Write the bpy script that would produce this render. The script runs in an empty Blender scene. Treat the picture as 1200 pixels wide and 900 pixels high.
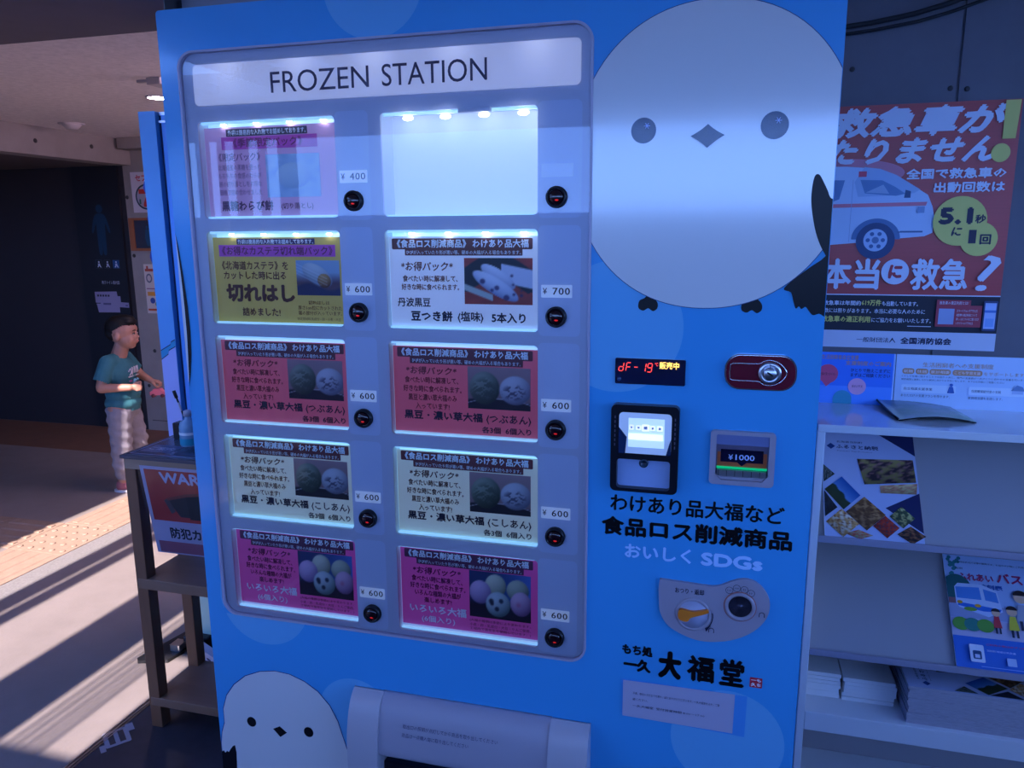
import bpy, bmesh, math, random
import numpy as np
from mathutils import Vector, Matrix
from mathutils.geometry import tessellate_polygon
random.seed(7)
SC = bpy.context.scene
COL = SC.collection

# ---------------------------------------------------------------- camera, sky, sun, exposure
cam_d = bpy.data.cameras.new('camera')
cam_d.sensor_width = 36.0
cam_d.lens = 36.0 * 898.0 / 1200.0
cam_d.clip_start = 0.05
cam = bpy.data.objects.new('camera', cam_d)
COL.objects.link(cam)
cam.matrix_world = Matrix(((0.96478, -0.04535, 0.25912, 0.892),
                           (0.26118, 0.18841, -0.94672, -1.1204),
                           (-0.00589, 0.98104, 0.19361, 1.479),
                           (0, 0, 0, 1)))
SC.camera = cam

world = bpy.data.worlds.new('sky')
SC.world = world
world.use_nodes = True
wn = world.node_tree
wn.nodes.clear()
w_out = wn.nodes.new('ShaderNodeOutputWorld')
w_bg = wn.nodes.new('ShaderNodeBackground')
w_ramp = wn.nodes.new('ShaderNodeValToRGB')
w_tc = wn.nodes.new('ShaderNodeTexCoord')
w_sep = wn.nodes.new('ShaderNodeSeparateXYZ')
wn.links.new(w_tc.outputs['Generated'], w_sep.inputs[0])
wn.links.new(w_sep.outputs['Z'], w_ramp.inputs[0])
wn.links.new(w_ramp.outputs[0], w_bg.inputs[0])
wn.links.new(w_bg.outputs[0], w_out.inputs[0])
w_ramp.color_ramp.elements[0].position = 0.0
w_ramp.color_ramp.elements[0].color = (0.20, 0.40, 1.0, 1)
w_ramp.color_ramp.elements[1].position = 0.6
w_ramp.color_ramp.elements[1].color = (0.06, 0.13, 0.42, 1)
w_bg.inputs[1].default_value = 11.0

sun_d = bpy.data.lights.new('sun', 'SUN')
sun_d.energy = 17.0
sun_d.color = (1.0, 0.86, 0.80)
sun_d.angle = math.radians(0.53)
sun = bpy.data.objects.new('sun', sun_d)
COL.objects.link(sun)
SUN_DIR = Vector((-0.06, 1.0, -0.80)).normalized()
sun.rotation_euler = SUN_DIR.to_track_quat('-Z', 'Y').to_euler()

SC.view_settings.view_transform = 'Standard'
SC.view_settings.look = 'None'
SC.view_settings.exposure = 0.0
SC.view_settings.gamma = 1.0
SC.view_settings.use_curve_mapping = False
try:
    SC.cycles.max_bounces = 8
    SC.cycles.transparent_max_bounces = 12
    SC.cycles.sample_clamp_indirect = 6.0
except Exception:
    pass

# ---------------------------------------------------------------- materials
MATS = {}
def s2l(c):
    return tuple((x / 12.92 if x <= 0.04045 else ((x + 0.055) / 1.055) ** 2.4) for x in c)
def mat(name, col, rough=0.6, metal=0.0, emit=None, es=0.0, coat=0.0, bump=0.0, bscale=60.0, var=0.0, vscale=6.0,
        vcol=None, spec=0.5, stretch=None):
    """procedural principled material; var mixes a noise of a second colour, bump adds fine relief"""
    if name in MATS:
        return MATS[name]
    m = bpy.data.materials.new(name)
    m.use_nodes = True
    nt = m.node_tree
    b = nt.nodes['Principled BSDF']
    b.inputs['Base Color'].default_value = (*col, 1)
    b.inputs['Roughness'].default_value = rough
    b.inputs['Metallic'].default_value = metal
    b.inputs['Specular IOR Level'].default_value = spec
    b.inputs['Coat Weight'].default_value = coat
    b.inputs['Coat Roughness'].default_value = 0.08
    if emit:
        b.inputs['Emission Color'].default_value = (*emit, 1)
        b.inputs['Emission Strength'].default_value = es
    if var > 0 or bump > 0:
        tc = nt.nodes.new('ShaderNodeTexCoord')
        mp = nt.nodes.new('ShaderNodeMapping')
        nt.links.new(tc.outputs['Object'], mp.inputs[0])
        if stretch:
            mp.inputs['Scale'].default_value = stretch
    if var > 0:
        n = nt.nodes.new('ShaderNodeTexNoise')
        n.inputs['Scale'].default_value = vscale
        n.inputs['Detail'].default_value = 6
        n.inputs['Roughness'].default_value = 0.65
        nt.links.new(mp.outputs[0], n.inputs['Vector'])
        r = nt.nodes.new('ShaderNodeValToRGB')
        r.color_ramp.elements[0].position = 0.3
        r.color_ramp.elements[1].position = 0.72
        c2 = vcol if vcol else tuple(x * (1 - var) for x in col)
        r.color_ramp.elements[0].color = (*c2, 1)
        r.color_ramp.elements[1].color = (*col, 1)
        nt.links.new(n.outputs[0], r.inputs[0])
        nt.links.new(r.outputs[0], b.inputs['Base Color'])
    if bump > 0:
        n2 = nt.nodes.new('ShaderNodeTexNoise')
        n2.inputs['Scale'].default_value = bscale
        n2.inputs['Detail'].default_value = 4
        nt.links.new(mp.outputs[0], n2.inputs['Vector'])
        bp = nt.nodes.new('ShaderNodeBump')
        bp.inputs['Strength'].default_value = bump
        bp.inputs['Distance'].default_value = 0.002
        nt.links.new(n2.outputs[0], bp.inputs['Height'])
        nt.links.new(bp.outputs[0], b.inputs['Normal'])
    MATS[name] = m
    return m

def glass_mat(name, tint=(1, 1, 1), rough=0.0, ior=1.5):
    if name in MATS:
        return MATS[name]
    m = bpy.data.materials.new(name)
    m.use_nodes = True
    nt = m.node_tree
    nt.nodes.clear()
    o = nt.nodes.new('ShaderNodeOutputMaterial')
    t = nt.nodes.new('ShaderNodeBsdfTransparent')
    t.inputs[0].default_value = (*tint, 1)
    g = nt.nodes.new('ShaderNodeBsdfGlossy')
    g.inputs['Roughness'].default_value = rough
    f = nt.nodes.new('ShaderNodeFresnel')
    f.inputs[0].default_value = ior
    mx = nt.nodes.new('ShaderNodeMixShader')
    nt.links.new(f.outputs[0], mx.inputs[0])
    nt.links.new(t.outputs[0], mx.inputs[1])
    nt.links.new(g.outputs[0], mx.inputs[2])
    nt.links.new(mx.outputs[0], o.inputs[0])
    MATS[name] = m
    return m

def vcol_mat(name='printed_photo', rough=0.45):
    if name in MATS:
        return MATS[name]
    m = bpy.data.materials.new(name)
    m.use_nodes = True
    nt = m.node_tree
    b = nt.nodes['Principled BSDF']
    a = nt.nodes.new('ShaderNodeAttribute')
    a.attribute_name = 'Col'
    nt.links.new(a.outputs['Color'], b.inputs['Base Color'])
    b.inputs['Roughness'].default_value = rough
    MATS[name] = m
    return m

def ink(hexs, rough=0.5):
    """flat printing ink of one colour"""
    c = s2l(tuple(int(hexs[i:i + 2], 16) / 255 for i in (0, 2, 4)))
    return mat('ink_' + hexs, c, rough)

# ---------------------------------------------------------------- mesh helpers
ORG = {}
class Frame:
    def __init__(s, o, u, v):
        s.o = Vector(o); s.u = Vector(u).normalized(); s.v = Vector(v).normalized()
        s.n = s.u.cross(s.v).normalized()
    def p(s, a, b, c=0.0):
        return s.o + s.u * a + s.v * b + s.n * c
WORLD = Frame((0, 0, 0), (1, 0, 0), (0, 1, 0))
FACE = Frame((0, 0, 0), (1, 0, 0), (0, 0, 1))      # machine front: u = X, v = Z, n = -Y

def thing(name, label, cat, loc=(0, 0, 0), group=None, rotz=0.0):
    o = bpy.data.objects.new(name, None)
    o.empty_display_size = 0.05
    COL.objects.link(o)
    o.location = loc
    o.rotation_euler = (0, 0, rotz)
    o['label'] = label
    o['category'] = cat
    if group:
        o['group'] = group
    ORG[o.name] = Vector(loc)
    return o
def tag(o, label=None, cat=None, group=None, kind=None):
    if label: o['label'] = label
    if cat: o['category'] = cat
    if group: o['group'] = group
    if kind: o['kind'] = kind
    return o
def root_org(o):
    while o.parent:
        o = o.parent
    return ORG.get(o.name, Vector((0, 0, 0)))

class M:
    """collects geometry; several materials; build() links it as ONE mesh object"""
    def __init__(s):
        s.v = []; s.f = []; s.mi = []; s.ms = []; s.sm = []
    def mid(s, m):
        if m not in s.ms: s.ms.append(m)
        return s.ms.index(m)
    def add(s, vs, fs, m, smooth=False):
        b = len(s.v); k = s.mid(m)
        s.v.extend([tuple(x) for x in vs])
        for f in fs:
            s.f.append(tuple(i + b for i in f)); s.mi.append(k); s.sm.append(smooth)
        return s
    def box(s, x0, x1, y0, y1, z0, z1, m, fr=WORLD):
        vs = [fr.p(x, y, z) for z in (z0, z1) for y in (y0, y1) for x in (x0, x1)]
        fs = [(0, 2, 3, 1), (4, 5, 7, 6), (0, 1, 5, 4), (2, 6, 7, 3), (0, 4, 6, 2), (1, 3, 7, 5)]
        return s.add(vs, fs, m)
    def prism(s, pts, c0, c1, m, fr=WORLD, holes=(), smooth_side=False):
        """extrude a 2D outline (with holes) from n=c0 to n=c1"""
        loops = [list(pts)] + [list(h) for h in holes]
        flat = [p for l in loops for p in l]
        tris = tessellate_polygon([[Vector((p[0], p[1], 0)) for p in l] for l in loops])
        n = len(flat)
        vs = [fr.p(p[0], p[1], c1) for p in flat] + [fr.p(p[0], p[1], c0) for p in flat]
        fs = []
        for t in tris:
            a, b, c = (flat[i] for i in t)
            ar = (b[0] - a[0]) * (c[1] - a[1]) - (b[1] - a[1]) * (c[0] - a[0])
            if abs(ar) < 1e-12: continue
            t = tuple(t) if ar > 0 else tuple(reversed(t))
            fs.append(t)
            if c0 != c1: fs.append(tuple(i + n for i in reversed(t)))
        s.add(vs, fs, m)
        if c0 != c1:
            st = 0; sf = []
            for li, l in enumerate(loops):
                k = len(l)
                area = sum(l[i][0] * l[(i + 1) % k][1] - l[(i + 1) % k][0] * l[i][1] for i in range(k))
                ccw = area > 0
                if li > 0: ccw = not ccw
                for i in range(k):
                    a, b = st + i, st + (i + 1) % k
                    q = (b, a, a + n, b + n) if ccw else (a, b, b + n, a + n)
                    sf.append(tuple(reversed(q)) if False else q)
                st += k
            s.add(vs, [tuple(reversed(q)) for q in sf], m, smooth_side)
        return s
    def lathe(s, prof, o, ax, m, n=24, smooth=True, cap=True):
        """prof: (radius, height) list along axis ax from point o"""
        o = Vector(o); ax = Vector(ax).normalized()
        a = ax.orthogonal().normalized(); b = ax.cross(a)
        vs = []; fs = []
        for r, h in prof:
            for i in range(n):
                t = 2 * math.pi * i / n
                vs.append(o + ax * h + (a * math.cos(t) + b * math.sin(t)) * r)
        for j in range(len(prof) - 1):
            for i in range(n):
                k = (i + 1) % n
                fs.append((j * n + i, j * n + k, (j + 1) * n + k, (j + 1) * n + i))
        if cap:
            fs.append(tuple(reversed(range(n))))
            fs.append(tuple((len(prof) - 1) * n + i for i in range(n)))
        return s.add(vs, fs, m, smooth)
    def cyl(s, p0, p1, r, m, r2=None, n=16):
        p0 = Vector(p0); p1 = Vector(p1); L = (p1 - p0).length
        return s.lathe([(r, 0), (r if r2 is None else r2, L)], p0, p1 - p0, m, n)
    def tube(s, pts, r, m, n=8):
        pts = [Vector(p) for p in pts]
        vs = []; fs = []
        for i, p in enumerate(pts):
            d = (pts[min(i + 1, len(pts) - 1)] - pts[max(i - 1, 0)]).normalized()
            a = d.cross(Vector((0.1, 0.2, 1))).normalized(); b = d.cross(a)
            rr = r[i] if isinstance(r, (list, tuple)) else r
            for k in range(n):
                t = 2 * math.pi * k / n
                vs.append(p + (a * math.cos(t) + b * math.sin(t)) * rr)
        for i in range(len(pts) - 1):
            for k in range(n):
                q = (k + 1) % n
                fs.append((i * n + k, i * n + q, (i + 1) * n + q, (i + 1) * n + k))
        fs.append(tuple(reversed(range(n)))); fs.append(tuple((len(pts) - 1) * n + k for k in range(n)))
        return s.add(vs, fs, m, True)
    def ball(s, c, r, m, seg=16, rings=10, scale=(1, 1, 1)):
        vs = []; fs = []
        for j in range(rings + 1):
            ph = math.pi * j / rings
            for i in range(seg):
                t = 2 * math.pi * i / seg
                vs.append((c[0] + r * scale[0] * math.sin(ph) * math.cos(t), c[1] + r * scale[1] * math.sin(ph) * math.sin(t), c[2] + r * scale[2] * math.cos(ph)))
        for j in range(rings):
            for i in range(seg):
                k = (i + 1) % seg
                fs.append((j * seg + i, (j + 1) * seg + i, (j + 1) * seg + k, j * seg + k))
        return s.add(vs, fs, m, True)
    def build(s, name, parent=None, bevel=0.0, seg=2, local=False):
        me = bpy.data.meshes.new(name)
        off = Vector((0, 0, 0)) if (local or parent is None) else root_org(parent)
        me.from_pydata([(v[0] - off.x, v[1] - off.y, v[2] - off.z) for v in s.v], [], s.f)
        for m in s.ms: me.materials.append(m)
        me.polygons.foreach_set('material_index', s.mi)
        me.polygons.foreach_set('use_smooth', s.sm)
        me.validate(); me.update()
        o = bpy.data.objects.new(name, me)
        COL.objects.link(o)
        if parent: o.parent = parent
        if bevel > 0:
            b = o.modifiers.new('bevel', 'BEVEL'); b.width = bevel; b.segments = seg; b.limit_method = 'ANGLE'
            b.angle_limit = math.radians(40)
            b.use_clamp_overlap = True
        return o

# ---------------------------------------------------------------- 2D shapes and lettering
def rrect(x0, x1, y0, y1, r=0.01, n=6):
    if r <= 0: return [(x0, y0), (x1, y0), (x1, y1), (x0, y1)]
    out = []
    for cx, cy, a0 in ((x1 - r, y0 + r, -90), (x1 - r, y1 - r, 0), (x0 + r, y1 - r, 90), (x0 + r, y0 + r, 180)):
        for i in range(n + 1):
            t = math.radians(a0 + 90 * i / n)
            out.append((cx + r * math.cos(t), cy + r * math.sin(t)))
    return out
def ell(cx, cy, a, b=None, n=40, rot=0.0, t0=0, t1=360):
    b = a if b is None else b
    out = []
    for i in range(n if t1 - t0 >= 360 else n + 1):
        t = math.radians(t0 + (t1 - t0) * i / n)
        x, y = a * math.cos(t), b * math.sin(t)
        out.append((cx + x * math.cos(rot) - y * math.sin(rot), cy + x * math.sin(rot) + y * math.cos(rot)))
    return out
def clip(poly, ax, val, keep_less=True):
    out = []
    ins = lambda p: (p[ax] <= val) if keep_less else (p[ax] >= val)
    for i in range(len(poly)):
        a, b = poly[i], poly[(i + 1) % len(poly)]
        if ins(a): out.append(a)
        if ins(a) != ins(b):
            t = (val - a[ax]) / (b[ax] - a[ax])
            out.append((a[0] + (b[0] - a[0]) * t, a[1] + (b[1] - a[1]) * t))
    return out
def smooth_loop(pts, k=6):
    n = len(pts); out = []
    for i in range(n):
        p0, p1, p2, p3 = (pts[(i + j - 1) % n] for j in range(4))
        for q in range(k):
            t = q / k
            out.append(tuple(0.5 * ((2 * p1[d]) + (-p0[d] + p2[d]) * t + (2 * p0[d] - 5 * p1[d] + 4 * p2[d] - p3[d]) * t * t
                                    + (-p0[d] + 3 * p1[d] - 3 * p2[d] + p3[d]) * t ** 3) for d in (0, 1)))
    return out

GLYPH = {}
def glyphs(txt, bold=0.0, res=2, shear=0.0, spacing=1.0):
    key = (txt, bold, res, shear, spacing)
    if key in GLYPH: return GLYPH[key]
    c = bpy.data.curves.new('lettering', 'FONT')
    c.body = txt; c.offset = bold; c.resolution_u = res; c.size = 1.0; c.shear = shear; c.space_character = spacing
    o = bpy.data.objects.new('lettering', c)
    COL.objects.link(o)
    dg = bpy.context.evaluated_depsgraph_get()
    ev = o.evaluated_get(dg)
    me = ev.to_mesh()
    vs = [(v.co.x, v.co.y) for v in me.vertices]
    fs = [tuple(p.vertices) for p in me.polygons]
    ev.to_mesh_clear()
    bpy.data.objects.remove(o)
    bpy.data.curves.remove(c)
    xs = [v[0] for v in vs]; ys = [v[1] for v in vs]
    GLYPH[key] = (vs, fs, min(xs), max(xs), min(ys), max(ys))
    return GLYPH[key]

class Print(M):
    """flat printing on a plane frame, each layer a hair above the last"""
    STEP = 0.00012
    def __init__(s, fr, base=0.0003):
        super().__init__(); s.fr = fr; s.base = base; s.k = 0
    def lay(s):
        s.k += 1
        return s.base + s.STEP * s.k
    def poly(s, pts, m, holes=()):
        z = s.lay()
        return s.prism(pts, z, z, m, s.fr, holes)
    def rect(s, x0, x1, y0, y1, m, r=0.0):
        return s.poly(rrect(x0, x1, y0, y1, r, 4), m)
    def circ(s, cx, cy, a, m, b=None, n=32, rot=0.0):
        return s.poly(ell(cx, cy, a, b, n, rot), m)
    def ring(s, cx, cy, r, w, m, n=32):
        return s.poly(ell(cx, cy, r, n=n), m, holes=[ell(cx, cy, r - w, n=n)])
    def text(s, txt, x0, x1, y0, y1, m, bold=0.0, res=2, shear=0.0, rot=0.0, spacing=1.0):
        """lettering fitted to the box x0..x1, y0..y1"""
        vs, fs, a, b, c, d = glyphs(txt, 0.0, res, shear, spacing)
        z = s.lay()
        cx, cy = (x0 + x1) / 2, (y0 + y1) / 2
        em = (x1 - x0) / max(b - a, 1e-6)
        g = abs(bold) * em * 1.1
        if bold > 0.018: offs = [(g, 0), (-g, 0), (0, g), (0, -g)] if bold < .04 else [(g * math.cos(k * .785), g * math.sin(k * .785)) for k in range(8)] + [(g * .5 * math.cos(k * 1.57), g * .5 * math.sin(k * 1.57)) for k in range(4)]
        elif bold > 0: offs = [(g, 0), (-g, 0)]
        else: offs = [(0, 0)]
        for i, (ox, oy) in enumerate(offs):
            P = []
            zz = z + i * 0.000004
            for v in vs:
                x = x0 + g + (v[0] - a) / max(b - a, 1e-6) * (x1 - x0 - 2 * g) + ox
                y = y0 + g + (v[1] - c) / max(d - c, 1e-6) * (y1 - y0 - 2 * g) + oy
                if rot:
                    dx, dy = x - cx, y - cy
                    x = cx + dx * math.cos(rot) - dy * math.sin(rot); y = cy + dx * math.sin(rot) + dy * math.cos(rot)
                P.append(s.fr.p(x, y, zz))
            s.add(P, fs, m)
        return s
    def arc(s, cx, cy, r, w, t0, t1, m, n=16):
        o = ell(cx, cy, r, n=n, t0=t0, t1=t1); i = ell(cx, cy, r - w, n=n, t0=t0, t1=t1)
        return s.poly(o + list(reversed(i)), m)

def photo(name, fr, x0, x1, y0, y1, painter, parent, nx=64, ny=44, base=0.0009, quad=None):
    """a printed photograph: a fine grid whose points carry the painter's ink colours"""
    us = np.linspace(0, 1, nx); vs_ = np.linspace(0, 1, ny)
    U, V = np.meshgrid(us, vs_)
    rgb = np.clip(painter(U, V), 0, 1)
    off = root_org(parent) if parent else Vector((0, 0, 0))
    if quad is None:
        quad = ((x0, y0), (x1, y0), (x1, y1), (x0, y1))
    q = [np.array(p) for p in quad]
    verts = []
    for j in range(ny):
        for i in range(nx):
            u, v = us[i], vs_[j]
            p = (q[0] * (1 - u) + q[1] * u) * (1 - v) + (q[3] * (1 - u) + q[2] * u) * v
            verts.append(tuple(fr.p(p[0], p[1], base) - off))
    faces = [(j * nx + i, j * nx + i + 1, (j + 1) * nx + i + 1, (j + 1) * nx + i) for j in range(ny - 1) for i in range(nx - 1)]
    me = bpy.data.meshes.new(name)
    me.from_pydata(verts, [], faces)
    a = me.color_attributes.new('Col', 'FLOAT_COLOR', 'POINT')
    lin = np.where(rgb <= 0.04045, rgb / 12.92, ((rgb + 0.055) / 1.055) ** 2.4)
    buf = np.ones((ny * nx, 4), dtype=np.float32); buf[:, :3] = lin.reshape(-1, 3)
    a.data.foreach_set('color', buf.ravel())
    me.materials.append(vcol_mat())
    o = bpy.data.objects.new(name, me)
    COL.objects.link(o)
    if parent: o.parent = parent
    return o

# painters (colours in display values)
def C_(*c): return np.array(c, float)
def noise2(U, V, s, seed=0):
    r = np.random.RandomState(seed)
    out = np.zeros_like(U)
    for k in range(5):
        fx, fy, ph = r.uniform(.5, 1.5) * s, r.uniform(.5, 1.5) * s, r.uniform(0, 6.28)
        out += np.sin(fx * U * 6.28 + ph + 1.7 * np.sin(fy * V * 6.28 + ph * 2))
    return out / 5
def over(img, mask, col):
    mask = np.clip(mask, 0, 1)[..., None]
    return img * (1 - mask) + col * mask
def soft(d, w=0.03): return np.clip(0.5 - d / w, 0, 1)
def egg(img, U, V, cx, cy, a, b, col, dark, rot=0, asp=1.4):
    x = (U - cx) * asp; y = V - cy
    xr = x * math.cos(rot) + y * math.sin(rot); yr = -x * math.sin(rot) + y * math.cos(rot)
    d = np.sqrt((xr / a) ** 2 + (yr / b) ** 2)
    sh = np.clip(0.62 + 0.5 * (yr / b) * 0.8 - 0.25 * (xr / a) - 0.3 * d ** 3, 0, 1)[..., None]
    return over(img, soft(d - 1, .08), C_(*col) * sh + C_(*dark) * (1 - sh))
def paint_pair(U, V):
    img = np.ones(U.shape + (3,)) * C_(.62, .50, .52) * (0.8 + .25 * V[..., None])
    img = over(img, soft(V - .22 - .05 * np.sin(U * 5), .05), C_(.12, .10, .16))
    img = over(img, soft(np.abs(V - .2 + .12 * (U - .5) ** 2 * 4 - .06) - .008, .02), C_(.75, .75, .78))
    img = egg(img, U, V, .27, .50, .34, .39, (.62, .66, .60), (.16, .19, .17))
    n = noise2(U, V, 3, 3) + .6 * noise2(V, U, 9, 8)
    m = soft(np.hypot((U - .27) * 1.4 / .27, (V - .42) / .3) - 1, .5) * (n > -.1)
    img = over(img, m * .55, C_(.20, .24, .20))
    img = egg(img, U, V, .76, .47, .35, .34, (.86, .86, .90), (.40, .40, .48))
    n = noise2(U, V, 4, 5) + .6 * noise2(V, U, 8, 4)
    m = soft(np.hypot((U - .74) * 1.4 / .24, (V - .42) / .17) - 1, .5) * (n > .05)
    return over(img, m * .7, C_(.22, .20, .30))
def paint_assorted(U, V):
    img = np.ones(U.shape + (3,)) * C_(.16, .24, .42)
    img = over(img, np.clip((U - .35) * 1.2, 0, 1) * (V > .4), C_(.36, .52, .85))
    img = over(img, soft(V - .36 + .05 * U, .2), C_(.06, .06, .14))
    img = egg(img, U, V, .43, .72, .24, .24, (.95, .95, .84), (.45, .48, .40))
    img = egg(img, U, V, .79, .66, .25, .23, (.86, .88, .76), (.32, .38, .34))
    img = egg(img, U, V, .18, .55, .25, .25, (.95, .82, .93), (.45, .38, .55))
    img = egg(img, U, V, .84, .38, .24, .26, (.95, .80, .88), (.42, .30, .45))
    img = egg(img, U, V, .47, .32, .28, .27, (.88, .93, .93), (.32, .42, .42))
    for x, y, r in ((.36, .38, .055), (.52, .40, .05), (.45, .22, .05), (.37, .33, .045)):
        img = over(img, soft(np.hypot((U - x) * 1.4, V - y) - r, .03) * .85, C_(.10, .12, .20))
    img = over(img, soft(np.hypot((U - .80) * 1.4, V - .36) - .05, .06) * .5, C_(.75, .35, .45))
    return img
def paint_bars(U, V):
    img = np.ones(U.shape + (3,)) * C_(.72, .25, .22) * (.75 + .35 * noise2(U, V, 3, 2)[..., None] * .3 + .1)
    img = over(img, soft(np.abs(V - .50 - .32 * np.sin(U * 3.3)) - .28, .03) * (V > .12 + .3 * np.abs(U - .5)), C_(.10, .13, .17))
    img = over(img, soft(np.abs((V - .30) + .55 * (U - .1) - .02) - .07, .03) * (U < .42), C_(.70, .74, .72))
    img = over(img, soft(np.abs(V - .62 + .3 * (U - .75)) - .20, .03) * (U > .55), C_(.80, .82, .90))
    img = egg(img, U, V, .50, .60, .42, .15, (.93, .95, 1.0), (.55, .58, .72), -.62)
    img = egg(img, U, V, .46, .40, .55, .17, (.93, .95, 1.0), (.5, .55, .70), -.58)
    for x, y, r in ((.27, .50, .055), (.48, .36, .05), (.41, .31, .035), (.62, .15, .06), (.73, .22, .03), (.72, .43, .025), (.84, .2, .035), (.84, .3, .02), (.7, .62, .03)):
        img = over(img, soft(np.hypot((U - x) * 1.4, V - y) - r, .03) * .8, C_(.20, .16, .34))
    return img
def paint_cake(U, V):
    img = np.ones(U.shape + (3,)) * C_(.35, .25, .32)
    img = over(img, soft(.5 - V, .3), C_(.55, .68, .80))
    img = over(img, soft(V - .25 - .1 * np.sin(U * 6), .1), C_(.16, .16, .34))
    img = egg(img, U, V, .48, .58, .52, .27, (.80, .86, .88), (.40, .45, .55), -.5)
    img = egg(img, U, V, .64, .42, .22, .20, (.80, .62, .38), (.34, .20, .14), -.4)
    for k in range(4):
        img = over(img, soft(np.abs(V - .9 + .6 * U + .09 * k) - .012, .03) * (U < .7) * (V > .3) * .4, C_(.93, .96, 1))
    return img
def paint_faint(U, V):
    n = noise2(U, V, 2.5, 9)[..., None]
    img = np.ones(U.shape + (3,)) * C_(.72, .84, .92) + n * C_(.08, .06, .04)
    img = egg(img, U, V, .5, .5, .45, .3, (.86, .93, .94), (.66, .78, .86))
    return img
def paint_food(seed, base, c1, c2):
    def f(U, V):
        n = noise2(U, V, 2.2, seed); n2 = noise2(U, V, 4.5, seed + 1)
        img = np.ones(U.shape + (3,)) * C_(*base)
        img = over(img, np.clip(n * 4 + .4, 0, 1) * .85, C_(*c1)); img = over(img, np.clip(n2 * 5 - .8, 0, 1) * .85, C_(*c2)); img = img * (.8 + .35 * V[..., None])
        return img
    return f
def paint_mountain(U, V):
    img = np.ones(U.shape + (3,)) * (C_(.10, .32, .62) + (1 - V[..., None]) * C_(.5, .4, .25))
    img = over(img, soft(V - .45 - .04 * np.sin(U * 14) - .05 * np.sin(U * 5), .03), C_(.14, .22, .16))
    return over(img, soft(V - .36 - .05 * np.sin(U * 9), .08) * .6, C_(.22, .24, .12))
# ---------------------------------------------------------------- material set
blue = mat('blue_paint', (0.052, 0.33, 0.71), 0.16, coat=0.4, bump=0.05, bscale=45)
blue_side = mat('blue_side_paint', (0.04, 0.25, 0.60), 0.25)
pale_blue = mat('pale_blue_decal', (0.13, 0.42, 0.74), 0.16, coat=0.4, bump=0.05, bscale=45)
bird_white = mat('white_bird_decal', (0.66, 0.66, 0.68), 0.15, coat=0.9, bump=0.05, bscale=45)
ink_black = mat('black_decal', (0.004, 0.004, 0.008), 0.35, spec=0.25)
eye_dark = mat('eye_decal', (0.02, 0.05, 0.14), 0.18, coat=0.4, bump=0.2, bscale=500)  # blue of the sky's reflection is put into this black print colour
panel_m = mat('panel_grey', (0.60, 0.60, 0.70), 0.45)
panel_l = mat('panel_light', (0.64, 0.67, 0.80), 0.45)
bezel_m = mat('bezel_grey', (0.40, 0.36, 0.48), 0.3)
recess_m = mat('recess_white', (0.75, 0.80, 0.9), 0.5)
white_pl = mat('white_plastic', (0.44, 0.42, 0.48), 0.3)
white_pl2 = mat('grey_plastic', (0.33, 0.30, 0.38), 0.35)
black_pl = mat('black_plastic', (0.006, 0.007, 0.014), 0.3, spec=0.3)
dark_hole = mat('dark_opening', (0.006, 0.006, 0.01), 0.6)
steel = mat('brushed_steel', (0.62, 0.62, 0.68), 0.28, 1.0)
chrome = mat('chrome', (0.8, 0.8, 0.85), 0.12, 1.0)
red_pl = mat('dark_red_plastic', (0.13, 0.006, 0.02), 0.2, coat=0.5)
orange_pl = mat('orange_plastic', (0.75, 0.20, 0.02), 0.35)
led_w = mat('white_led', (1, 1, 1), 0.4, emit=(0.86, 0.93, 1.0), es=14.0)
led_soft = mat('light_strip', (0.9, 0.95, 1), 0.4, emit=(0.26, 0.66, 1.0), es=0.62)
back_glow = mat('glow_white', (0.7, 0.75, 0.85), 0.5, emit=(0.46, 0.62, 1.0), es=0.30)  # glow added to the empty window's back panel, in place of LED light
led_red = mat('red_led', (0.3, 0.0, 0.0), 0.3, emit=(1.0, 0.02, 0.02), es=0.5)
seg_red = mat('red_segments', (0.2, 0, 0), 0.4, emit=(1.0, 0.06, 0.05), es=2.2)
seg_yel = mat('yellow_segments', (0.3, 0.1, 0), 0.4, emit=(1.0, 0.55, 0.12), es=2.6)
btn_red = mat('dark_button_lens', (0.012, 0.002, 0.006), 0.15, coat=0.1)
glass = glass_mat('window_glass', (0.93, 0.95, 1.0), 0.02)
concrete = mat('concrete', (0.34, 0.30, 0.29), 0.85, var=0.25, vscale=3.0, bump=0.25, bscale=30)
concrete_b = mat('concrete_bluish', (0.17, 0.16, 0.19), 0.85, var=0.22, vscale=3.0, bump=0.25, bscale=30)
ceil_m = mat('ceiling_board', (0.88, 0.79, 0.78), 0.9, var=0.22, vscale=38.0, bump=0.4, bscale=50)
beam_m = mat('beam_concrete', (0.16, 0.14, 0.16), 0.85, var=0.15, vscale=4)
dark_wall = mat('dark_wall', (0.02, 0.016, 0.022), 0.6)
sign_black = mat('sign_black', (0.006, 0.007, 0.014), 0.5)
wood = mat('brown_wood', (0.30, 0.12, 0.055), 0.5, var=0.45, vscale=7, bump=0.15, bscale=60, stretch=(1, 1, 0.15))
wood_h = mat('brown_wood_shelf', (0.34, 0.17, 0.10), 0.5, var=0.35, vscale=8, bump=0.15, bscale=60, stretch=(0.15, 1, 1))
rack_w = mat('rack_white', (0.72, 0.72, 0.74), 0.4)
rack_g = mat('rack_plate', (0.36, 0.34, 0.36), 0.35)
paper = mat('paper_white', (0.76, 0.75, 0.76), 0.7)
tile_m = mat('tactile_tile', (0.33, 0.225, 0.17), 0.75, var=0.2, vscale=25, bump=0.2, bscale=120)
kerb_m = mat('kerb_strip', (0.23, 0.215, 0.22), 0.85, var=0.35, vscale=90)
floor_m = mat('floor_concrete', (0.235, 0.20, 0.195), 0.55, var=0.18, vscale=5, bump=0.3, bscale=90)
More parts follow.
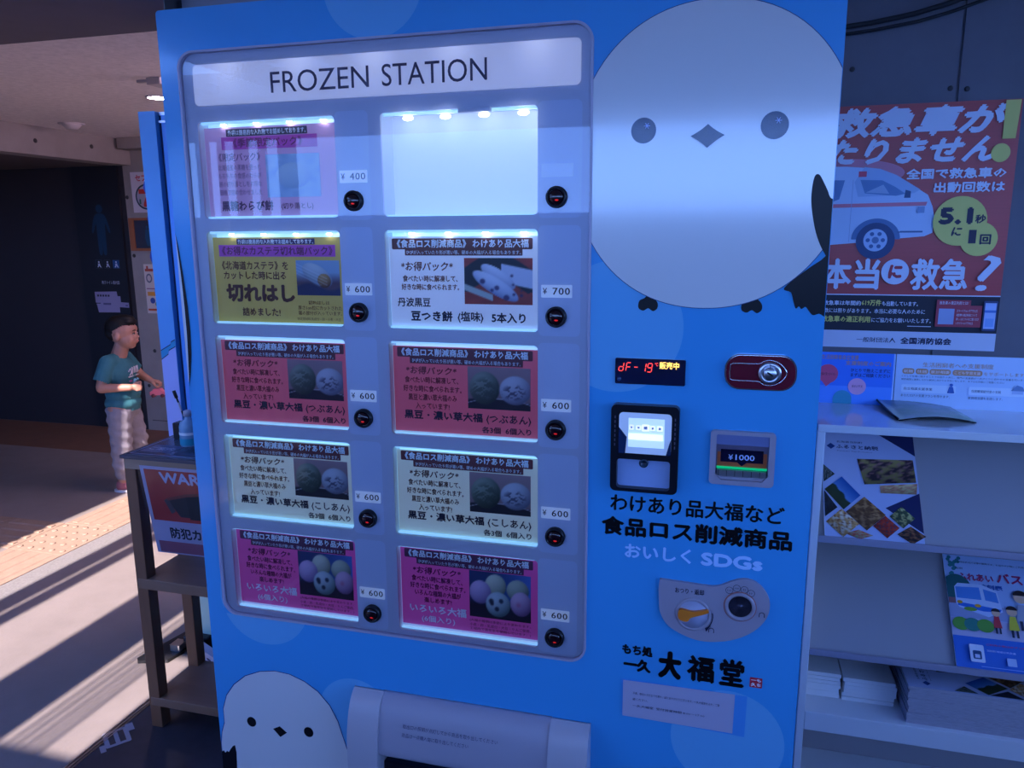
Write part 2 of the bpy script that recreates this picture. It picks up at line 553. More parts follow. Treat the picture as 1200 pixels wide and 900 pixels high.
floor_dark = mat('floor_dark_slate', (0.045, 0.04, 0.055), 0.5, var=0.4, vscale=14)
brown_floor = mat('brown_floor', (0.20, 0.10, 0.065), 0.6, var=0.2, vscale=8)
mint = mat('mint_panel', (0.45, 0.66, 0.58), 0.4)
lamp_m = mat('lamp_diffuser', (1, 1, 1), 0.5, emit=(1.0, 0.80, 0.92), es=110.0)
black_rub = mat('black_rubber', (0.01, 0.01, 0.014), 0.6)

def slab(name, x0, x1, y0, y1, z0, z1, m, bevel=0.0):
    o = M().box(x0, x1, y0, y1, z0, z1, m).build(name, None, bevel)
    o['kind'] = 'structure'
    return o
exec_parts = []

# ================================================================ THE SETTING
H = 2.15
# floor: corridor concrete (left of the door track) and dark slate (right of it)
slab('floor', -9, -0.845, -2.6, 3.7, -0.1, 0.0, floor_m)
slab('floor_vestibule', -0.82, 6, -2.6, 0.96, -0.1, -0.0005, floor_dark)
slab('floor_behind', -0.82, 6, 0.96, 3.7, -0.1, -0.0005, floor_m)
# sliding door track between them: two steel rails with a dark groove
t = M()
t.box(-0.845, -0.840, -2.6, 3.7, -0.02, 0.002, steel); t.box(-0.836, -0.829, -2.6, 3.7, -0.02, 0.002, steel)
t.box(-0.824, -0.820, -2.6, 3.7, -0.02, 0.002, steel); t.box(-0.840, -0.824, -2.6, 3.7, -0.03, -0.006, black_rub)
tag(t.build('trim_1'), kind='structure')
slab('ground_outside', -40, 40, -60, -2.6, -0.22, -0.11, mat('asphalt', (0.035, 0.04, 0.055), 0.9, var=0.3))
# kerb strip of fine gravel between tactile paving and corridor
kb = slab('trim_2', -2.045, -1.925, -2.6, 3.55, -0.02, 0.0015, kerb_m)
# brown strip of paving along the back wall
slab('trim_3', -9, 0.0, 3.08, 3.69, -0.02, 0.0012, brown_floor)

# ceiling: boards with an unseen opening added to let the sun in; beam at its near end
ceil = M()
SL = (-2.29, -0.72, -2.4, 0.78)
ceil.prism([(-5.6, -4.0), (3.8, -4.0), (3.8, 3.9), (-5.6, 3.9)], H, H + 0.12, ceil_m,
           holes=[[(-2.25, -2.4), (-0.68, -2.4), (-0.68, -1.72), (-0.90, -1.72), (-0.90, 0.78), (-2.25, 0.78)]])
tag(ceil.build('ceiling'), kind='structure')
for a, b in ((-1.77, -1.67), (-1.655, -1.58), (-1.25, -0.965), (-0.935, -0.925), (-0.905, -0.893), (-.872, -.860), (-.842, -.832), (-.815, -.802)):  # bars added across the opening to cut the sun into floor streaks
    slab('added_shade_bar', a, b, SL[2], SL[3], H + 0.02, H + 0.06, steel)
slab('ceiling_beam', -3.27, 0.6, 0.60, 1.10, H - 0.035, H - 0.001, beam_m)
# back wall (Y = 3.7) with opening to the left under a concrete band
slab('wall_back', -3.345, 0.2, 3.70, 3.85, 0, H, concrete)
slab('wall_band', -3.42, -3.27, -4.0, 3.70, 1.975, H, concrete)
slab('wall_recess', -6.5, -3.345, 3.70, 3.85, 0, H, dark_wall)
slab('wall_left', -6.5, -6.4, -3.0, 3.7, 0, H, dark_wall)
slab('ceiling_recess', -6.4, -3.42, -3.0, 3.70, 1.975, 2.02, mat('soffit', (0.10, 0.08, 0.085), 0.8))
slab('wall_beam_stub', -3.24, -2.0, 3.55, 3.70, 2.075, H - 0.001, concrete)
# form-tie holes in the concrete
for x, z in ((-3.33, 1.75), (-3.32, 1.33), (-3.30, 0.35), (-3.16, 1.35), (-3.22, 0.62), (-3.12, 0.30)):
    tag(M().lathe([(0.014, 0), (0.014, 0.0015), (0.006, 0.002)], (x, 3.70, z), (0, -1, 0), mat('tie_hole', (0.05, 0.045, 0.05), 0.9), 12).build('trim_4'), kind='structure')
for y, z in ((2.9, 2.06), (3.35, 2.07)):
    tag(M().lathe([(0.014, 0), (0.014, 0.0015), (0.006, 0.002)], (-3.27, y, z), (1, 0, 0), MATS['tie_hole'], 12).build('trim_4'), kind='structure')
slab('trim_5', -3.30, -2.0, 3.6965, 3.70, 0.075, 0.080, mat('joint_line', (0.08, 0.07, 0.075), 0.9))

# wall behind the machine (Y = 0.96)
WY = 0.96
wr = M()
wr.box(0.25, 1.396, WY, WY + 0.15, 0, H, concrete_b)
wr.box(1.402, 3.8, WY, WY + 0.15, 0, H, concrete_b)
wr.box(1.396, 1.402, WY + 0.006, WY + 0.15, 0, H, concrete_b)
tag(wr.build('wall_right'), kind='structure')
slab('wall_return', 0.10, 0.25, WY, 3.7, 0, H, concrete)
for x, z in ((1.384, 1.801), (1.419, 1.798), (1.169, 1.855)):
    tag(M().lathe([(0.006, 0), (0.006, 0.001), (0.003, 0.0015)], (x, WY, z), (0, -1, 0), MATS['tie_hole'], 12).build('trim_6'), kind='structure')
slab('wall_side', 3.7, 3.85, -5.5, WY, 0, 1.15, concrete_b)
for y in (-5.5, -3.4, -1.3, 0.8):  # added window, out of view, lets sky light onto the rack
    slab('added_window_post', 3.7, 3.78, y, y + .07, 1.15, H, steel)
for i, (x, w) in enumerate(((-3.05, .04), (-2.90, .08), (-2.72, .03), (-2.58, .09), (-2.38, .04), (-2.22, .12))):  # unseen posts added to stripe the reflection in the display glass
    slab('added_stripe_post', x, x + w, -4.0, -3.94, 0, H, concrete)
# posts of the open front far behind the camera, low wall across the street
for x in (-3.3, 3.3):
    slab('pillar', x, x + 0.16, -4.0, -3.84, 0, H, concrete)
slab('near_light_blocker', -1.7, 3.7, -3.35, -3.2, -0.1, 1.575, mat('near_blocker_grey', (0.12, 0.11, 0.13), 0.8))  # unseen wall added to darken the machine's lower front
slab('far_light_blocker', -40, 40, -6.35, -6.2, -0.1, 1.60, mat('far_blocker_grey', (0.10, 0.10, 0.13), 0.8))  # unseen low wall added to block low sky and ground glare
slab('wall_street', -40, 40, -34, -33.7, 0, 2.35, mat('street_wall', (0.22, 0.22, 0.27), 0.9, var=0.3))

# tactile paving: ribbed guide tiles and a dotted tile, each tile its own piece
tact = thing('tactile_paving', 'terracotta tactile guide paving crossing the corridor floor', 'paving', (-2.2, 1.6, 0))
RIBX = [-2.335 + 0.0 + 0.068 * i for i in range(5)]
def ribbed(y0, y1):
    m = M(); m.box(-2.365, -2.05, y0 + .002, y1 - .002, -0.02, 0.003, tile_m)
    for i in range(4):
        x = -2.325 + 0.075 * i
        m.prism([(x - .017, .003), (x + .017, .003), (x + .011, .008), (x - .011, .008)], -(y1 - .02), -(y0 + .02), tile_m, Frame((0, 0, 0), (1, 0, 0), (0, 0, 1)))
    m.build('ribbed_tile', tact)
def dotted(y0, y1):
    m = M(); m.box(-2.365, -2.05, y0 + .002, y1 - .002, -0.02, 0.003, tile_m)
    m.build('dotted_tile', tact)
    for j in range(5):
        for i in range(5):
            x = -2.365 + 0.0315 + 0.063 * i; y = y0 + .0325 + (y1 - y0 - .065) / 4 * j
            M().lathe([(0.014, 0), (0.012, 0.004), (0.008, 0.005)], (x, y, .003), (0, 0, 1), tile_m, 10).build('stud', tact)
def ribbed_side(x0, x1):
    m = M(); m.box(x0 + .002, x1 - .002, 1.592, 1.923, -0.02, 0.003, tile_m)
    for i in range(4):
        y = 1.645 + .075 * i
        m.prism([(y - .017, .003), (y + .017, .003), (y + .011, .008), (y - .011, .008)], x0 + .02, x1 - .02, tile_m, Frame((0, 0, 0), (0, 1, 0), (0, 0, 1)))
    m.build('ribbed_tile', tact)
for k in range(6):
    ribbed_side(-2.367 - .315 * (k + 1), -2.367 - .315 * k)
for k in range(-4, 6):
    y0 = 1.59 + k * 0.335
    (dotted if k == 0 else ribbed)(y0, y0 + 0.335)
# worn white floor sticker beside the table leg
fs = M()
P = Print(Frame((-0.80, 0.545, 0), (0.62, 0.78, 0), (-0.78, 0.62, 0)), 0.0012)
gm = mat('sticker_grey', (0.30, 0.28, 0.34), 0.6)
P.rect(-0.035, 0.035, -0.042, 0.042, gm, 0.006)
P.rect(-0.022, -0.006, -0.030, 0.030, floor_dark); P.rect(0.006, 0.022, -0.030, 0.030, floor_dark)
P.rect(-0.05, -0.035, -0.055, -0.02, gm); P.rect(0.030, 0.052, 0.01, 0.05, gm)
tag(P.build('floor_sticker'), 'worn white floor sticker by the foot of the wooden table', 'sticker')

# ceiling fixtures
def downlight(x, y, label, grp=None):
    t = thing('ceiling_light', label, 'light', (x, y, H), grp)
    M().lathe([(0.060, 0), (0.060, -0.006), (0.052, -0.008), (0.050, -0.004)], (x, y, H), (0, 0, 1), white_pl, 28, cap=False).build('trim_ring', t)
    M().lathe([(0.051, -0.003), (0.050, -0.006), (0.0005, -0.007)], (x, y, H), (0, 0, 1), lamp_m, 28).build('diffuser', t)
    return t
downlight(-1.84, 2.28, 'round lit ceiling light above the blue machine at left')
downlight(-0.45, 2.4, 'round fill light added behind the blue machines, out of view')  # unseen lamp added to brighten the corridor
t = thing('fill_tube_light', 'fill tube light added out of view behind the blue machines', 'light', (-0.35, 2.6, H))  # unseen lamp added to light the corridor ceiling and wall
M().box(-.40, -.30, 1.95, 3.25, H - .075, H - .055, mat('lamp_body', (.6, .58, .56), .5)).build('lamp_body', t, .004)
M().cyl((-.35, 2.0, H - .10), (-.35, 3.2, H - .10), .016, mat('tube_glow', (1, 1, 1), .5, emit=(1.0, 0.70, 0.95), es=140.0), n=12).build('tube', t)
for y in (2.1, 3.1): M().cyl((-.35, y, H - .056), (-.35, y, H), .006, MATS['lamp_body'], n=8).build('hanger', t)
t = thing('smoke_detector', 'round smoke detector on the pale ceiling near the concrete band', 'detector', (-2.98, 2.9, H))
M().lathe([(0.055, 0), (0.055, -0.012), (0.035, -0.03), (0.030, -0.036), (0.001, -0.037)], (-2.98, 2.9, H), (0, 0, 1), mat('detector_grey', (0.50, 0.44, 0.45), 0.5), 24).build('housing', t)
M().lathe([(0.075, 0), (0.075, -0.006)], (-2.98, 2.9, H), (0, 0, 1), MATS['detector_grey'], 24).build('base_plate', t)
t = thing('ceiling_bracket', 'small grey bracket fixed to the ceiling above the lit lamp', 'bracket', (-1.52, 1.9, H))
M().box(-1.56, -1.49, 1.86, 1.95, H - 0.03, H, MATS['detector_grey']).build('bracket_plate', t, 0.003)
M().box(-1.64, -1.55, 1.895, 1.915, H - 0.012, H, MATS['detector_grey']).build('bracket_arm', t, 0.002)

# ================================================================ BLUE FROZEN FOOD VENDING MACHINE
vm = thing('vending_machine', 'sky blue frozen food vending machine with ten product windows and a big white bird', 'vending machine', (0.515, 0.4, 0))
W, HT, D = 1.03, 1.83, 0.80
PX0, PX1, PZ0, PZ1 = 0.036, 0.7045, 0.797, 1.7635
body = M()
body.box(0.004, W - 0.004, 0.075, D, 0.05, HT - 0.004, blue_side)
body.build('body', vm, 0.004)
for x in (0.08, 0.95):
    for y in (0.15, 0.72):
        M().lathe([(0.03, 0), (0.03, 0.02), (0.015, 0.022), (0.015, 0.05)], (x, y, 0), (0, 0, 1), black_rub, 16).build('foot', vm)
# door with a hole for the display
door = M()
door.prism(rrect(0, W, 0.06, HT, 0.006, 4), -0.07, 0.0, blue, FACE, holes=[rrect(PX0, PX1, PZ0, PZ1, 0.026, 8)])
dr = door.build('front_door', vm)
rim = M()
rim.prism(rrect(PX0 - .0025, PX1 + .0025, PZ0 - .0025, PZ1 + .0025, 0.028, 8), -0.0055, 0.003, bezel_m, FACE, holes=[rrect(PX0 + .0008, PX1 - .0008, PZ0 + .0008, PZ1 - .0008, 0.026, 8)])
rim.build('display_bezel', vm, 0.0008, 1)

# display panel with ten window holes
ZT = [1.655 - 0.1738 * i for i in range(5)]
kx = lambda x: .892 + (x - .892) * 1.0045      # sizes measured on the door plane, carried to the panel 5 mm behind it
kz = lambda z: 1.479 + (z - 1.479) * 1.0045
ZT = [kz(z) for z in ZT]
CX = ((kx(0.062), kx(0.304)), (kx(0.383), kx(0.626)))
WIN = []
for r in range(5):
    for c in range(2):
        WIN.append((CX[c][0] - .001, CX[c][1] + .001, ZT[r] - 0.151, ZT[r] + 0.003, r, c))
PD = -0.005
pn = M()
pn.prism(rrect(PX0, PX1, PZ0, PZ1, 0.026, 8), PD - 0.004, PD, panel_m, FACE, holes=[rrect(a, b, c, d, 0.007, 4) for a, b, c, d, r, cc in WIN])
pn.build('display_panel', vm)
for r in range(5):
    for c in range(2):
        dec = Print(FACE, PD + 0.0001)
        x1 = CX[c][1]
        dec.poly(rrect(x1 + .0015, x1 + .066 if c else x1 + .058, ZT[r] - 0.156, ZT[r] + 0.008, .008, 4), panel_l)
        dec.build('button_field', vm)

# header sign, lit from behind
hs = M()
hs.prism(rrect(0.057, 0.6885, 0.0, 0.0625, 0.008, 6), 0, 0.0015, mat('sign_acrylic', (0.62, 0.62, 0.70), 0.35, emit=(0.66, 0.72, 1.0), es=0.35), Frame((0, -PD, 1.6828), (1, 0, 0), (0, 0, 1)))
hso = hs.build('header_sign', vm)
# five lamps glow through the acrylic
_nt = MATS['sign_acrylic'].node_tree
_tc = _nt.nodes.new('ShaderNodeTexCoord'); _sx = _nt.nodes.new('ShaderNodeSeparateXYZ')
_nt.links.new(_tc.outputs['Generated'], _sx.inputs[0])
def _math(op, a, b=None):
    n = _nt.nodes.new('ShaderNodeMath'); n.operation = op
    for i, q in enumerate((a, b)):
        if q is None: continue
        if isinstance(q, (int, float)): n.inputs[i].default_value = q
        else: _nt.links.new(q, n.inputs[i])
    return n.outputs[0]
_w = _math('COSINE', _math('MULTIPLY', _math('SUBTRACT', _sx.outputs['X'], .1), 31.4))
_w = _math('POWER', _math('ADD', _math('MULTIPLY', _w, .5), .5), 2.0)
_w = _math('MULTIPLY', _w, _math('POWER', _sx.outputs['Z'], 1.5))
_w = _math('ADD', _math('MULTIPLY', _w, .22), .26)
_nt.links.new(_w, _nt.nodes['Principled BSDF'].inputs['Emission Strength'])
P = Print(FACE, PD + 0.0016)
P.text('FROZEN', 0.197, 0.3645, 1.696, 1.7275, ink('3a3558'), 0, 4)
P.text('STATION', 0.386, 0.551, 1.696, 1.7275, ink('3a3558'), 0, 4)
P.build('lettering', hso)

# --- cards
BR, WHT, NAVY = ink('6a3a3a'), ink('e4ecf6'), ink('0d1236')
HEADT = '《食品ロス削減商品》 わけあり品大福'
SUBT = 'ひびが入っていたり形が悪い等、硬めの大福が入る場合もあります。'
CW, CH = 0.2425, 0.1465
def card_common(P, head, txt, lines, y0=.63, dy=.098):
    P.rect(.03 * CW, .965 * CW, .845 * CH, .955 * CH, head, .002)
    P.rect(.12 * CW, .90 * CW, .775 * CH, .850 * CH, head, .001)
    P.text(HEADT, .06 * CW, .935 * CW, .858 * CH, .945 * CH, WHT, .03, 1)
    P.text(SUBT, .135 * CW, .885 * CW, .785 * CH, .832 * CH, WHT, 0.01, 1)
    P.text('*お得パック*', .09 * CW, .45 * CW, .655 * CH, .745 * CH, txt, .022, 1, .1)
    for i, l in enumerate(lines):
        w = .38 * len(l) / 11
        cx = .275 if i not in (0,) else .27
        P.text(l, (cx - w / 2) * CW, (cx + w / 2) * CW, (y0 - .075 - i * dy) * CH, (y0 - i * dy) * CH, txt, .026, 1)
LINES = ['食べたい時に解凍して、', '好きな時に食べられます。', '黒豆と濃い草大福のみ', '入っています!']
LINES2 = ['食べたい時に解凍して、', '好きな時に食べられます。', 'いろんな種類の大福が', '楽しめます!']
def card_mat(h_):
    c = s2l(tuple(int(h_[i:i + 2], 16) / 255 for i in (0, 2, 4)))
    return mat('glow_card_' + h_, c, 0.45, emit=c, es=0.085)  # own-colour glow stands in for LED light through the card
def card(r, c):
    x0, x1, z0, z1 = CX[c][0], CX[c][1], ZT[r] - .151, ZT[r] + .003
    dep = -0.019
    bot = z0 + (.0025 if r < 2 else .0035 if r < 4 else 0.0055)
    if r == 0: bot = z0 + .004
    F = Frame((x0, -dep, bot), (1, 0, 0), (0, 0.0, 1))
    base = {0: 'd4a8cc', 2: 'e2667a', 3: 'e2e8d4', 4: 'd252a4'}.get(r)
    if r == 1: base = 'c4ae58' if c == 0 else 'f0f4fa'
    h = CH if r != 1 or c else CH
    h = .1415
    cm = M(); cm.prism(rrect(0, CW, 0, h, 0.001, 2), -0.0012, 0, card_mat(base), F)
    o = cm.build('product_card', vm)
    names = {0: 'mauve card', 2: 'salmon red card', 3: 'pale green card', 4: 'magenta card'}
    o['label'] = names.get(r, 'olive yellow card' if c == 0 else 'white card') + ' with Japanese product text'
    P = Print(F, 0.0002)
    k = h / CH
    V0 = F.v
    dk = {2: ink('7a2a3a'), 4: ink('5a1450'), 3: ink('4a2a2e')}.get(r, BR)
    hd = {2: ink('6b3440'), 4: ink('5c2a4c'), 3: ink('6e3038')}.get(r, ink('6a3a3a'))
    if r == 0:
        P.rect(.17 * CW, .78 * CW, .865 * CH, .945 * CH, ink('3a3048'), .001)
        P.text('外袋は簡易的な入れ物でお詰めしております。', .185 * CW, .77 * CW, .875 * CH, .935 * CH, WHT, .02, 1)
        P.rect(.13 * CW, .85 * CW, .725 * CH, .86 * CH, ink('cf4fae'))
        P.text('《季節限定パック》', .22 * CW, .74 * CW, .745 * CH, .845 * CH, ink('7a2a5a'), .02, 1)
        P.text('《限定パック》', .10 * CW, .42 * CW, .60 * CH, .69 * CH, ink('6a4a78'), .015, 1)
        for i, l in enumerate(('北海道産の黒糖を使った', 'もちもちの食感のわらび', '餅の切り落としをお得な', '価格で詰め合わせました')):
            P.text(l, .09 * CW, .42 * CW, (.50 - .09 * i) * CH, (.565 - .09 * i) * CH, ink('7c5c88'), .005, 1)
        P.text('黒糖わらび餅', .10 * CW, .50 * CW, .055 * CH, .17 * CH, ink('5a3a5e'), .03, 1)
        P.text('(切り落とし)', .56 * CW, .80 * CW, .06 * CH, .14 * CH, ink('5a3a5e'), .01, 1)
        photo('photo_print', F, .46 * CW, .86 * CW, .20 * CH, .66 * CH, paint_faint, o)
    elif r == 1 and c == 0:
        P.rect(.19 * CW, .79 * CW, .885 * CH, .95 * CH, ink('3c3060'), .001)
        P.text('外袋は簡易的な入れ物でお詰めしております。', .20 * CW, .78 * CW, .89 * CH, .943 * CH, WHT, .02, 1)
        P.rect(.045 * CW, .94 * CW, .75 * CH, .88 * CH, ink('b950b4'))
        P.text('《お得なカステラ切れ端パック》', .07 * CW, .92 * CW, .765 * CH, .865 * CH, ink('6a2a50'), .02, 1)
        d = ink('5c2c1e')
        P.text('《北海道カステラ》を', .06 * CW, .58 * CW, .60 * CH, .70 * CH, d, .02, 1)
        P.text('カットした時に出る', .07 * CW, .56 * CW, .49 * CH, .585 * CH, d, .02, 1)
        P.text('切れはし', .08 * CW, .62 * CW, .23 * CH, .44 * CH, d, .045, 2)
        P.text('詰めました!', .20 * CW, .50 * CW, .07 * CH, .17 * CH, d, .025, 1)
        photo('photo_print', F, .64 * CW, .965 * CW, .32 * CH, .71 * CH, paint_cake, o)
        P.text('切れはしは', .72 * CW, .88 * CW, .215 * CH, .26 * CH, d, .01, 1)
        P.text('厚さ1cm位にカットされた', .64 * CW, .97 * CW, .155 * CH, .205 * CH, d, .01, 1)
        P.text('端の部分が入っています。', .64 * CW, .97 * CW, .095 * CH, .145 * CH, d, .01, 1)
        P.text('特定原材料:乳成分・卵・小麦・大豆', .63 * CW, .96 * CW, .035 * CH, .070 * CH, d, 0, 1)
    elif r == 1:
        P.rect(.02 * CW, .965 * CW, .83 * CH, .945 * CH, hd, .002)
        P.rect(.11 * CW, .90 * CW, .765 * CH, .835 * CH, hd, .001)
        P.text(HEADT, .055 * CW, .94 * CW, .845 * CH, .935 * CH, WHT, .03, 1)
        P.text(SUBT, .12 * CW, .89 * CW, .775 * CH, .82 * CH, WHT, 0.01, 1)
        P.text('*お得パック*', .08 * CW, .44 * CW, .60 * CH, .70 * CH, BR, .022, 1, .1)
        P.text('食べたい時に解凍して、', .09 * CW, .47 * CW, .485 * CH, .555 * CH, BR, .026, 1)
        P.text('好きな時に食べられます。', .08 * CW, .48 * CW, .395 * CH, .465 * CH, BR, .026, 1)
        P.text('丹波黒豆', .05 * CW, .28 * CW, .215 * CH, .315 * CH, NAVY, .02, 1)
        P.text('豆つき餅', .14 * CW, .43 * CW, .06 * CH, .175 * CH, NAVY, .035, 1)
        P.text('(塩味)', .465 * CW, .64 * CW, .05 * CH, .175 * CH, NAVY, .02, 1)
        P.text('5本入り', .695 * CW, .92 * CW, .06 * CH, .17 * CH, NAVY, .03, 3)
        photo('photo_print', F, .515 * CW, .965 * CW, .255 * CH, .74 * CH, paint_bars, o)
    elif r in (2, 3):
        card_common(P, hd, dk, LINES)
        nm = 'つぶあん' if r == 2 else 'こしあん'
        P.text('黒豆・濃い草大福', .07 * CW, .625 * CW, .145 * CH, .25 * CH, NAVY, .03, 1)
        P.text('(' + nm + ')', .65 * CW, .955 * CW, .13 * CH, .245 * CH, NAVY, .02, 1)
        P.text('各3個  6個入り', .62 * CW, .955 * CW, .03 * CH, .105 * CH, NAVY, .02, 3)
        photo('photo_print', F, .525 * CW, .95 * CW, .30 * CH, .765 * CH, paint_pair, o)
    else:
        card_common(P, hd, dk, LINES2, .635, .088)
        P.text('いろいろ大福', .06 * CW, .485 * CW, .165 * CH, .275 * CH, WHT, .03, 1)
        P.text('(6個入り)', .15 * CW, .40 * CW, .045 * CH, .14 * CH, WHT, .02, 3)
        photo('photo_print', F, .51 * CW, .95 * CW, .20 * CH, .77 * CH, paint_assorted, o)
        for i, l in enumerate(('(大福の種類は季節により変わります。', '小麦・卵・乳成分・大豆・りんご使用、', '工場内で落花生を使用しています。)')):
            P.text(l, .51 * CW, .95 * CW, (.135 - .052 * i) * CH, (.175 - .052 * i) * CH, ink('4a1040'), .005, 1)
    P.build('print', o)

PRICE = {(0, 0): '400', (0, 1): None, (1, 1): '700'}
for x0, x1, z0, z1, r, c in WIN:
    wb = M()   # open white box behind each window
    yb = 0.050
    wb.box(x0, x1, yb, yb + .002, z0, z1, back_glow if (r == 0 and c == 1) else recess_m)
    wb.box(x0 - .002, x0, .009, yb, z0, z1, recess_m); wb.box(x1, x1 + .002, .009, yb, z0, z1, recess_m)
    wb.box(x0, x1, .009, yb, z1, z1 + .002, recess_m); wb.box(x0, x1, .009, yb, z0 - .002, z0, recess_m)
    bx = wb.build('display_window', vm)
    sp = M()
    sp.box(x0 + .002, x1 - .002, .012, .0175, z1 - .004, z1 - .0005, led_soft)
    sp.box(x0 + .002, x1 - .002, .012, .0175, z0 + .0003, z0 + .0028, led_soft)  # glow put on the bottom ledge, which only the LEDs light
    if not (r == 0 and c == 1) : sp.box(x0 + .002, x1 - .002, .030, .032, z0 + .002, z1 - .002, led_soft)
    sp.build('light_strip', bx)
    for k in range(4):
        xx = x0 + (x1 - x0) * (.17 + .245 * k)
        l = M(); big = (r == 0 and c == 1)
        l.ball((xx, .0145, z1 - (.0085 if big else .0055 if r < 2 else .0022)), .0048 if big else .003 if r < 2 else .0022, led_w, 10, 6, (1.8, .6, .8)); l.build('led', bx)
    if not (r == 0 and c == 1):
        card(r, c)
    # price tag
    xc = CX[c][1] + .030
    pr = PRICE.get((r, c), '600')
    zc = ZT[r] - .0895 + (.0 if c == 0 else .001)
    F = Frame((xc, -PD, zc), (1, 0, 0), (0, 0, 1))
    tm = M(); tm.prism(rrect(-.0235, .0235, -.0095, .0095, .001, 2), 0, .001, mat('price_tag_blank', (0.78, 0.80, 0.90), 0.4) if pr is None else mat('price_tag_white', (0.92, 0.93, 0.95), 0.4, emit=(0.6, 0.75, 1.0), es=0.12), F)  # priced tags carry a small added glow to look lighter
    to = tm.build('price_tag', vm)
    if pr:
        P = Print(F, .0011)
        P.text('¥', -.0210, -.0145, -.0045, .0050, ink('20203c'), 0.01, 1)
        P.text(pr, -.0060, .0205, -.0052, .0056, ink('14142c'), 0.012, 2, spacing=1.12)
        P.build('price_lettering', to)
    # round push button
    zb = ZT[r] - .1265
    b = M()
    b.lathe([(.0158, -.002), (.0158, .0068), (.0148, .0088), (.0125, .0091), (.0118, .0068)], (xc, -PD, zb), (0, -1, 0), black_pl, 28, cap=False)
    bo = b.build('button', vm)
    q = M(); q.lathe([(.0116, .0048), (.0112, .0073), (.009, .0093), (.005, .0105), (.0003, .0109)], (xc, -PD, zb), (0, -1, 0), btn_red, 24)
    q.build('button_lens', bo)
    q = M(); q.ball((xc + .001, -PD - .0095, zb - .0042), .003, led_red, 10, 6, (1.3, .5, .6)); q.build('indicator', bo)
# latch above the empty window
M().box(0.505, 0.556, .0025, .009, ZT[0] - .003, ZT[0] + .0035, panel_m).build('window_latch', vm, .001)
# display glass
g = M(); g.prism(rrect(PX0, PX1, PZ0, PZ1, 0.026, 8), -0.0018, -0.0018, glass, FACE)
g.build('glass_pane', vm)

# --- decals on the door
P = Print(FACE, 0.0001)
P.poly(clip(clip(ell(.377, 1.842, .080, n=60), 1, PZ1 + .0026, False), 1, HT - .001), pale_blue); P.build('pale_circle', vm)
P = Print(FACE, 0.0001)
P.poly(clip(ell(.745, 1.342, .097, n=60), 0, PX1 + .0026, False), pale_blue)
P.build('pale_circle', vm)
P = Print(FACE, 0.0001); P.poly(ell(.931, .695, .086, n=60), pale_blue); P.build('pale_circle', vm)
P = Print(FACE, 0.0001); P.poly(ell(.290, .628, .072, n=48), pale_blue); P.build('pale_circle', vm)
P = Print(FACE, 0.0001); P.poly(clip(ell(.118, .833, .090, n=60), 1, PZ0 - .0026), pale_blue)
P.poly(clip(clip(ell(.118, .833, .090, n=60), 0, PX0 - .0026), 1, PZ0 - .0026, False), pale_blue); P.build('pale_circle', vm)
# large bird
P = Print(FACE, 0.0008)
def birdpoly(a, b, n=100):
    e = []
    for i in range(n):
        t = 2 * math.pi * i / n
        ct, st = math.cos(t), math.sin(t)
        p = 2 / 2.12
        e.append((.867 + a * math.copysign(abs(ct) ** p, ct), 1.576 + b * math.copysign(abs(st) ** p, st)))
    return clip(clip(e, 0, PX1 + .0026, False), 0, W - .001)
for cx, s in ((.791, 1), (.934, -1)):
    P.poly(smooth_loop([(cx - .013, 1.381), (cx - .006, 1.385), (cx, 1.390), (cx + .007, 1.386), (cx + .013, 1.379), (cx + .013, 1.371), (cx + .007, 1.3665), (cx, 1.3705), (cx - .007, 1.367), (cx - .014, 1.371)], 4), ink_black)
P.poly(clip(smooth_loop([(.975, 1.402), (.984, 1.396), (.988, 1.384), (.9915, 1.374), (.9955, 1.377), (.999, 1.3735), (1.004, 1.3765), (1.008, 1.372), (1.014, 1.3655), (1.022, 1.3675), (1.034, 1.370), (1.036, 1.45), (1.02, 1.44), (1.0, 1.425)], 4), 0, W - .001), ink_black)
P.poly(birdpoly(.1875, .2045), ink('3c4a78', .2))
P.poly(birdpoly(.1865, .2035), bird_white)
P.poly(clip(smooth_loop([(1.004, 1.548), (1.010, 1.552), (1.017, 1.541), (1.022, 1.531), (1.027, 1.521), (1.040, 1.512), (1.040, 1.430), (1.024, 1.448), (1.013, 1.470), (1.006, 1.495), (1.002, 1.522)], 5), 0, W - .001), ink_black)
for cx, r_ in ((.778, .0172), (.9505, .0178)):
    P.circ(cx, 1.6165, r_, eye_dark)
    for k in range(6):
        an = k * math.pi / 3
        x0, z0 = cx + .0045 * 1, 1.6225
        dx, dz = .0042 * math.cos(an), .0042 * math.sin(an)
        nx, nz = -.0005 * math.sin(an), .0005 * math.cos(an)
        P.poly([(x0 + nx, z0 + nz), (x0 - nx, z0 - nz), (x0 + dx - nx, z0 + dz - nz), (x0 + dx + nx, z0 + dz + nz)], ink('9fb4e6'))
bk = [(.842, 1.6065)]
for (ax, az), (bx_, bz) in (((.842, 1.6065), (.8645, 1.5905)), ((.8645, 1.5905), (.887, 1.6065)), ((.887, 1.6065), (.8645, 1.6215)), ((.8645, 1.6215), (.842, 1.6065))):
    for k in range(1, 7):
        t = k / 6
        cxm, czm = (ax + bx_) / 2 * .85 + .8645 * .15, (az + bz) / 2 * .85 + 1.606 * .15
        bk.append(((1 - t) ** 2 * ax + 2 * t * (1 - t) * cxm + t * t * bx_, (1 - t) ** 2 * az + 2 * t * (1 - t) * czm + t * t * bz))
P.poly(bk[:-1], eye_dark)
P.build('large_bird_decal', vm)['label'] = 'large round white bird printed on the door'
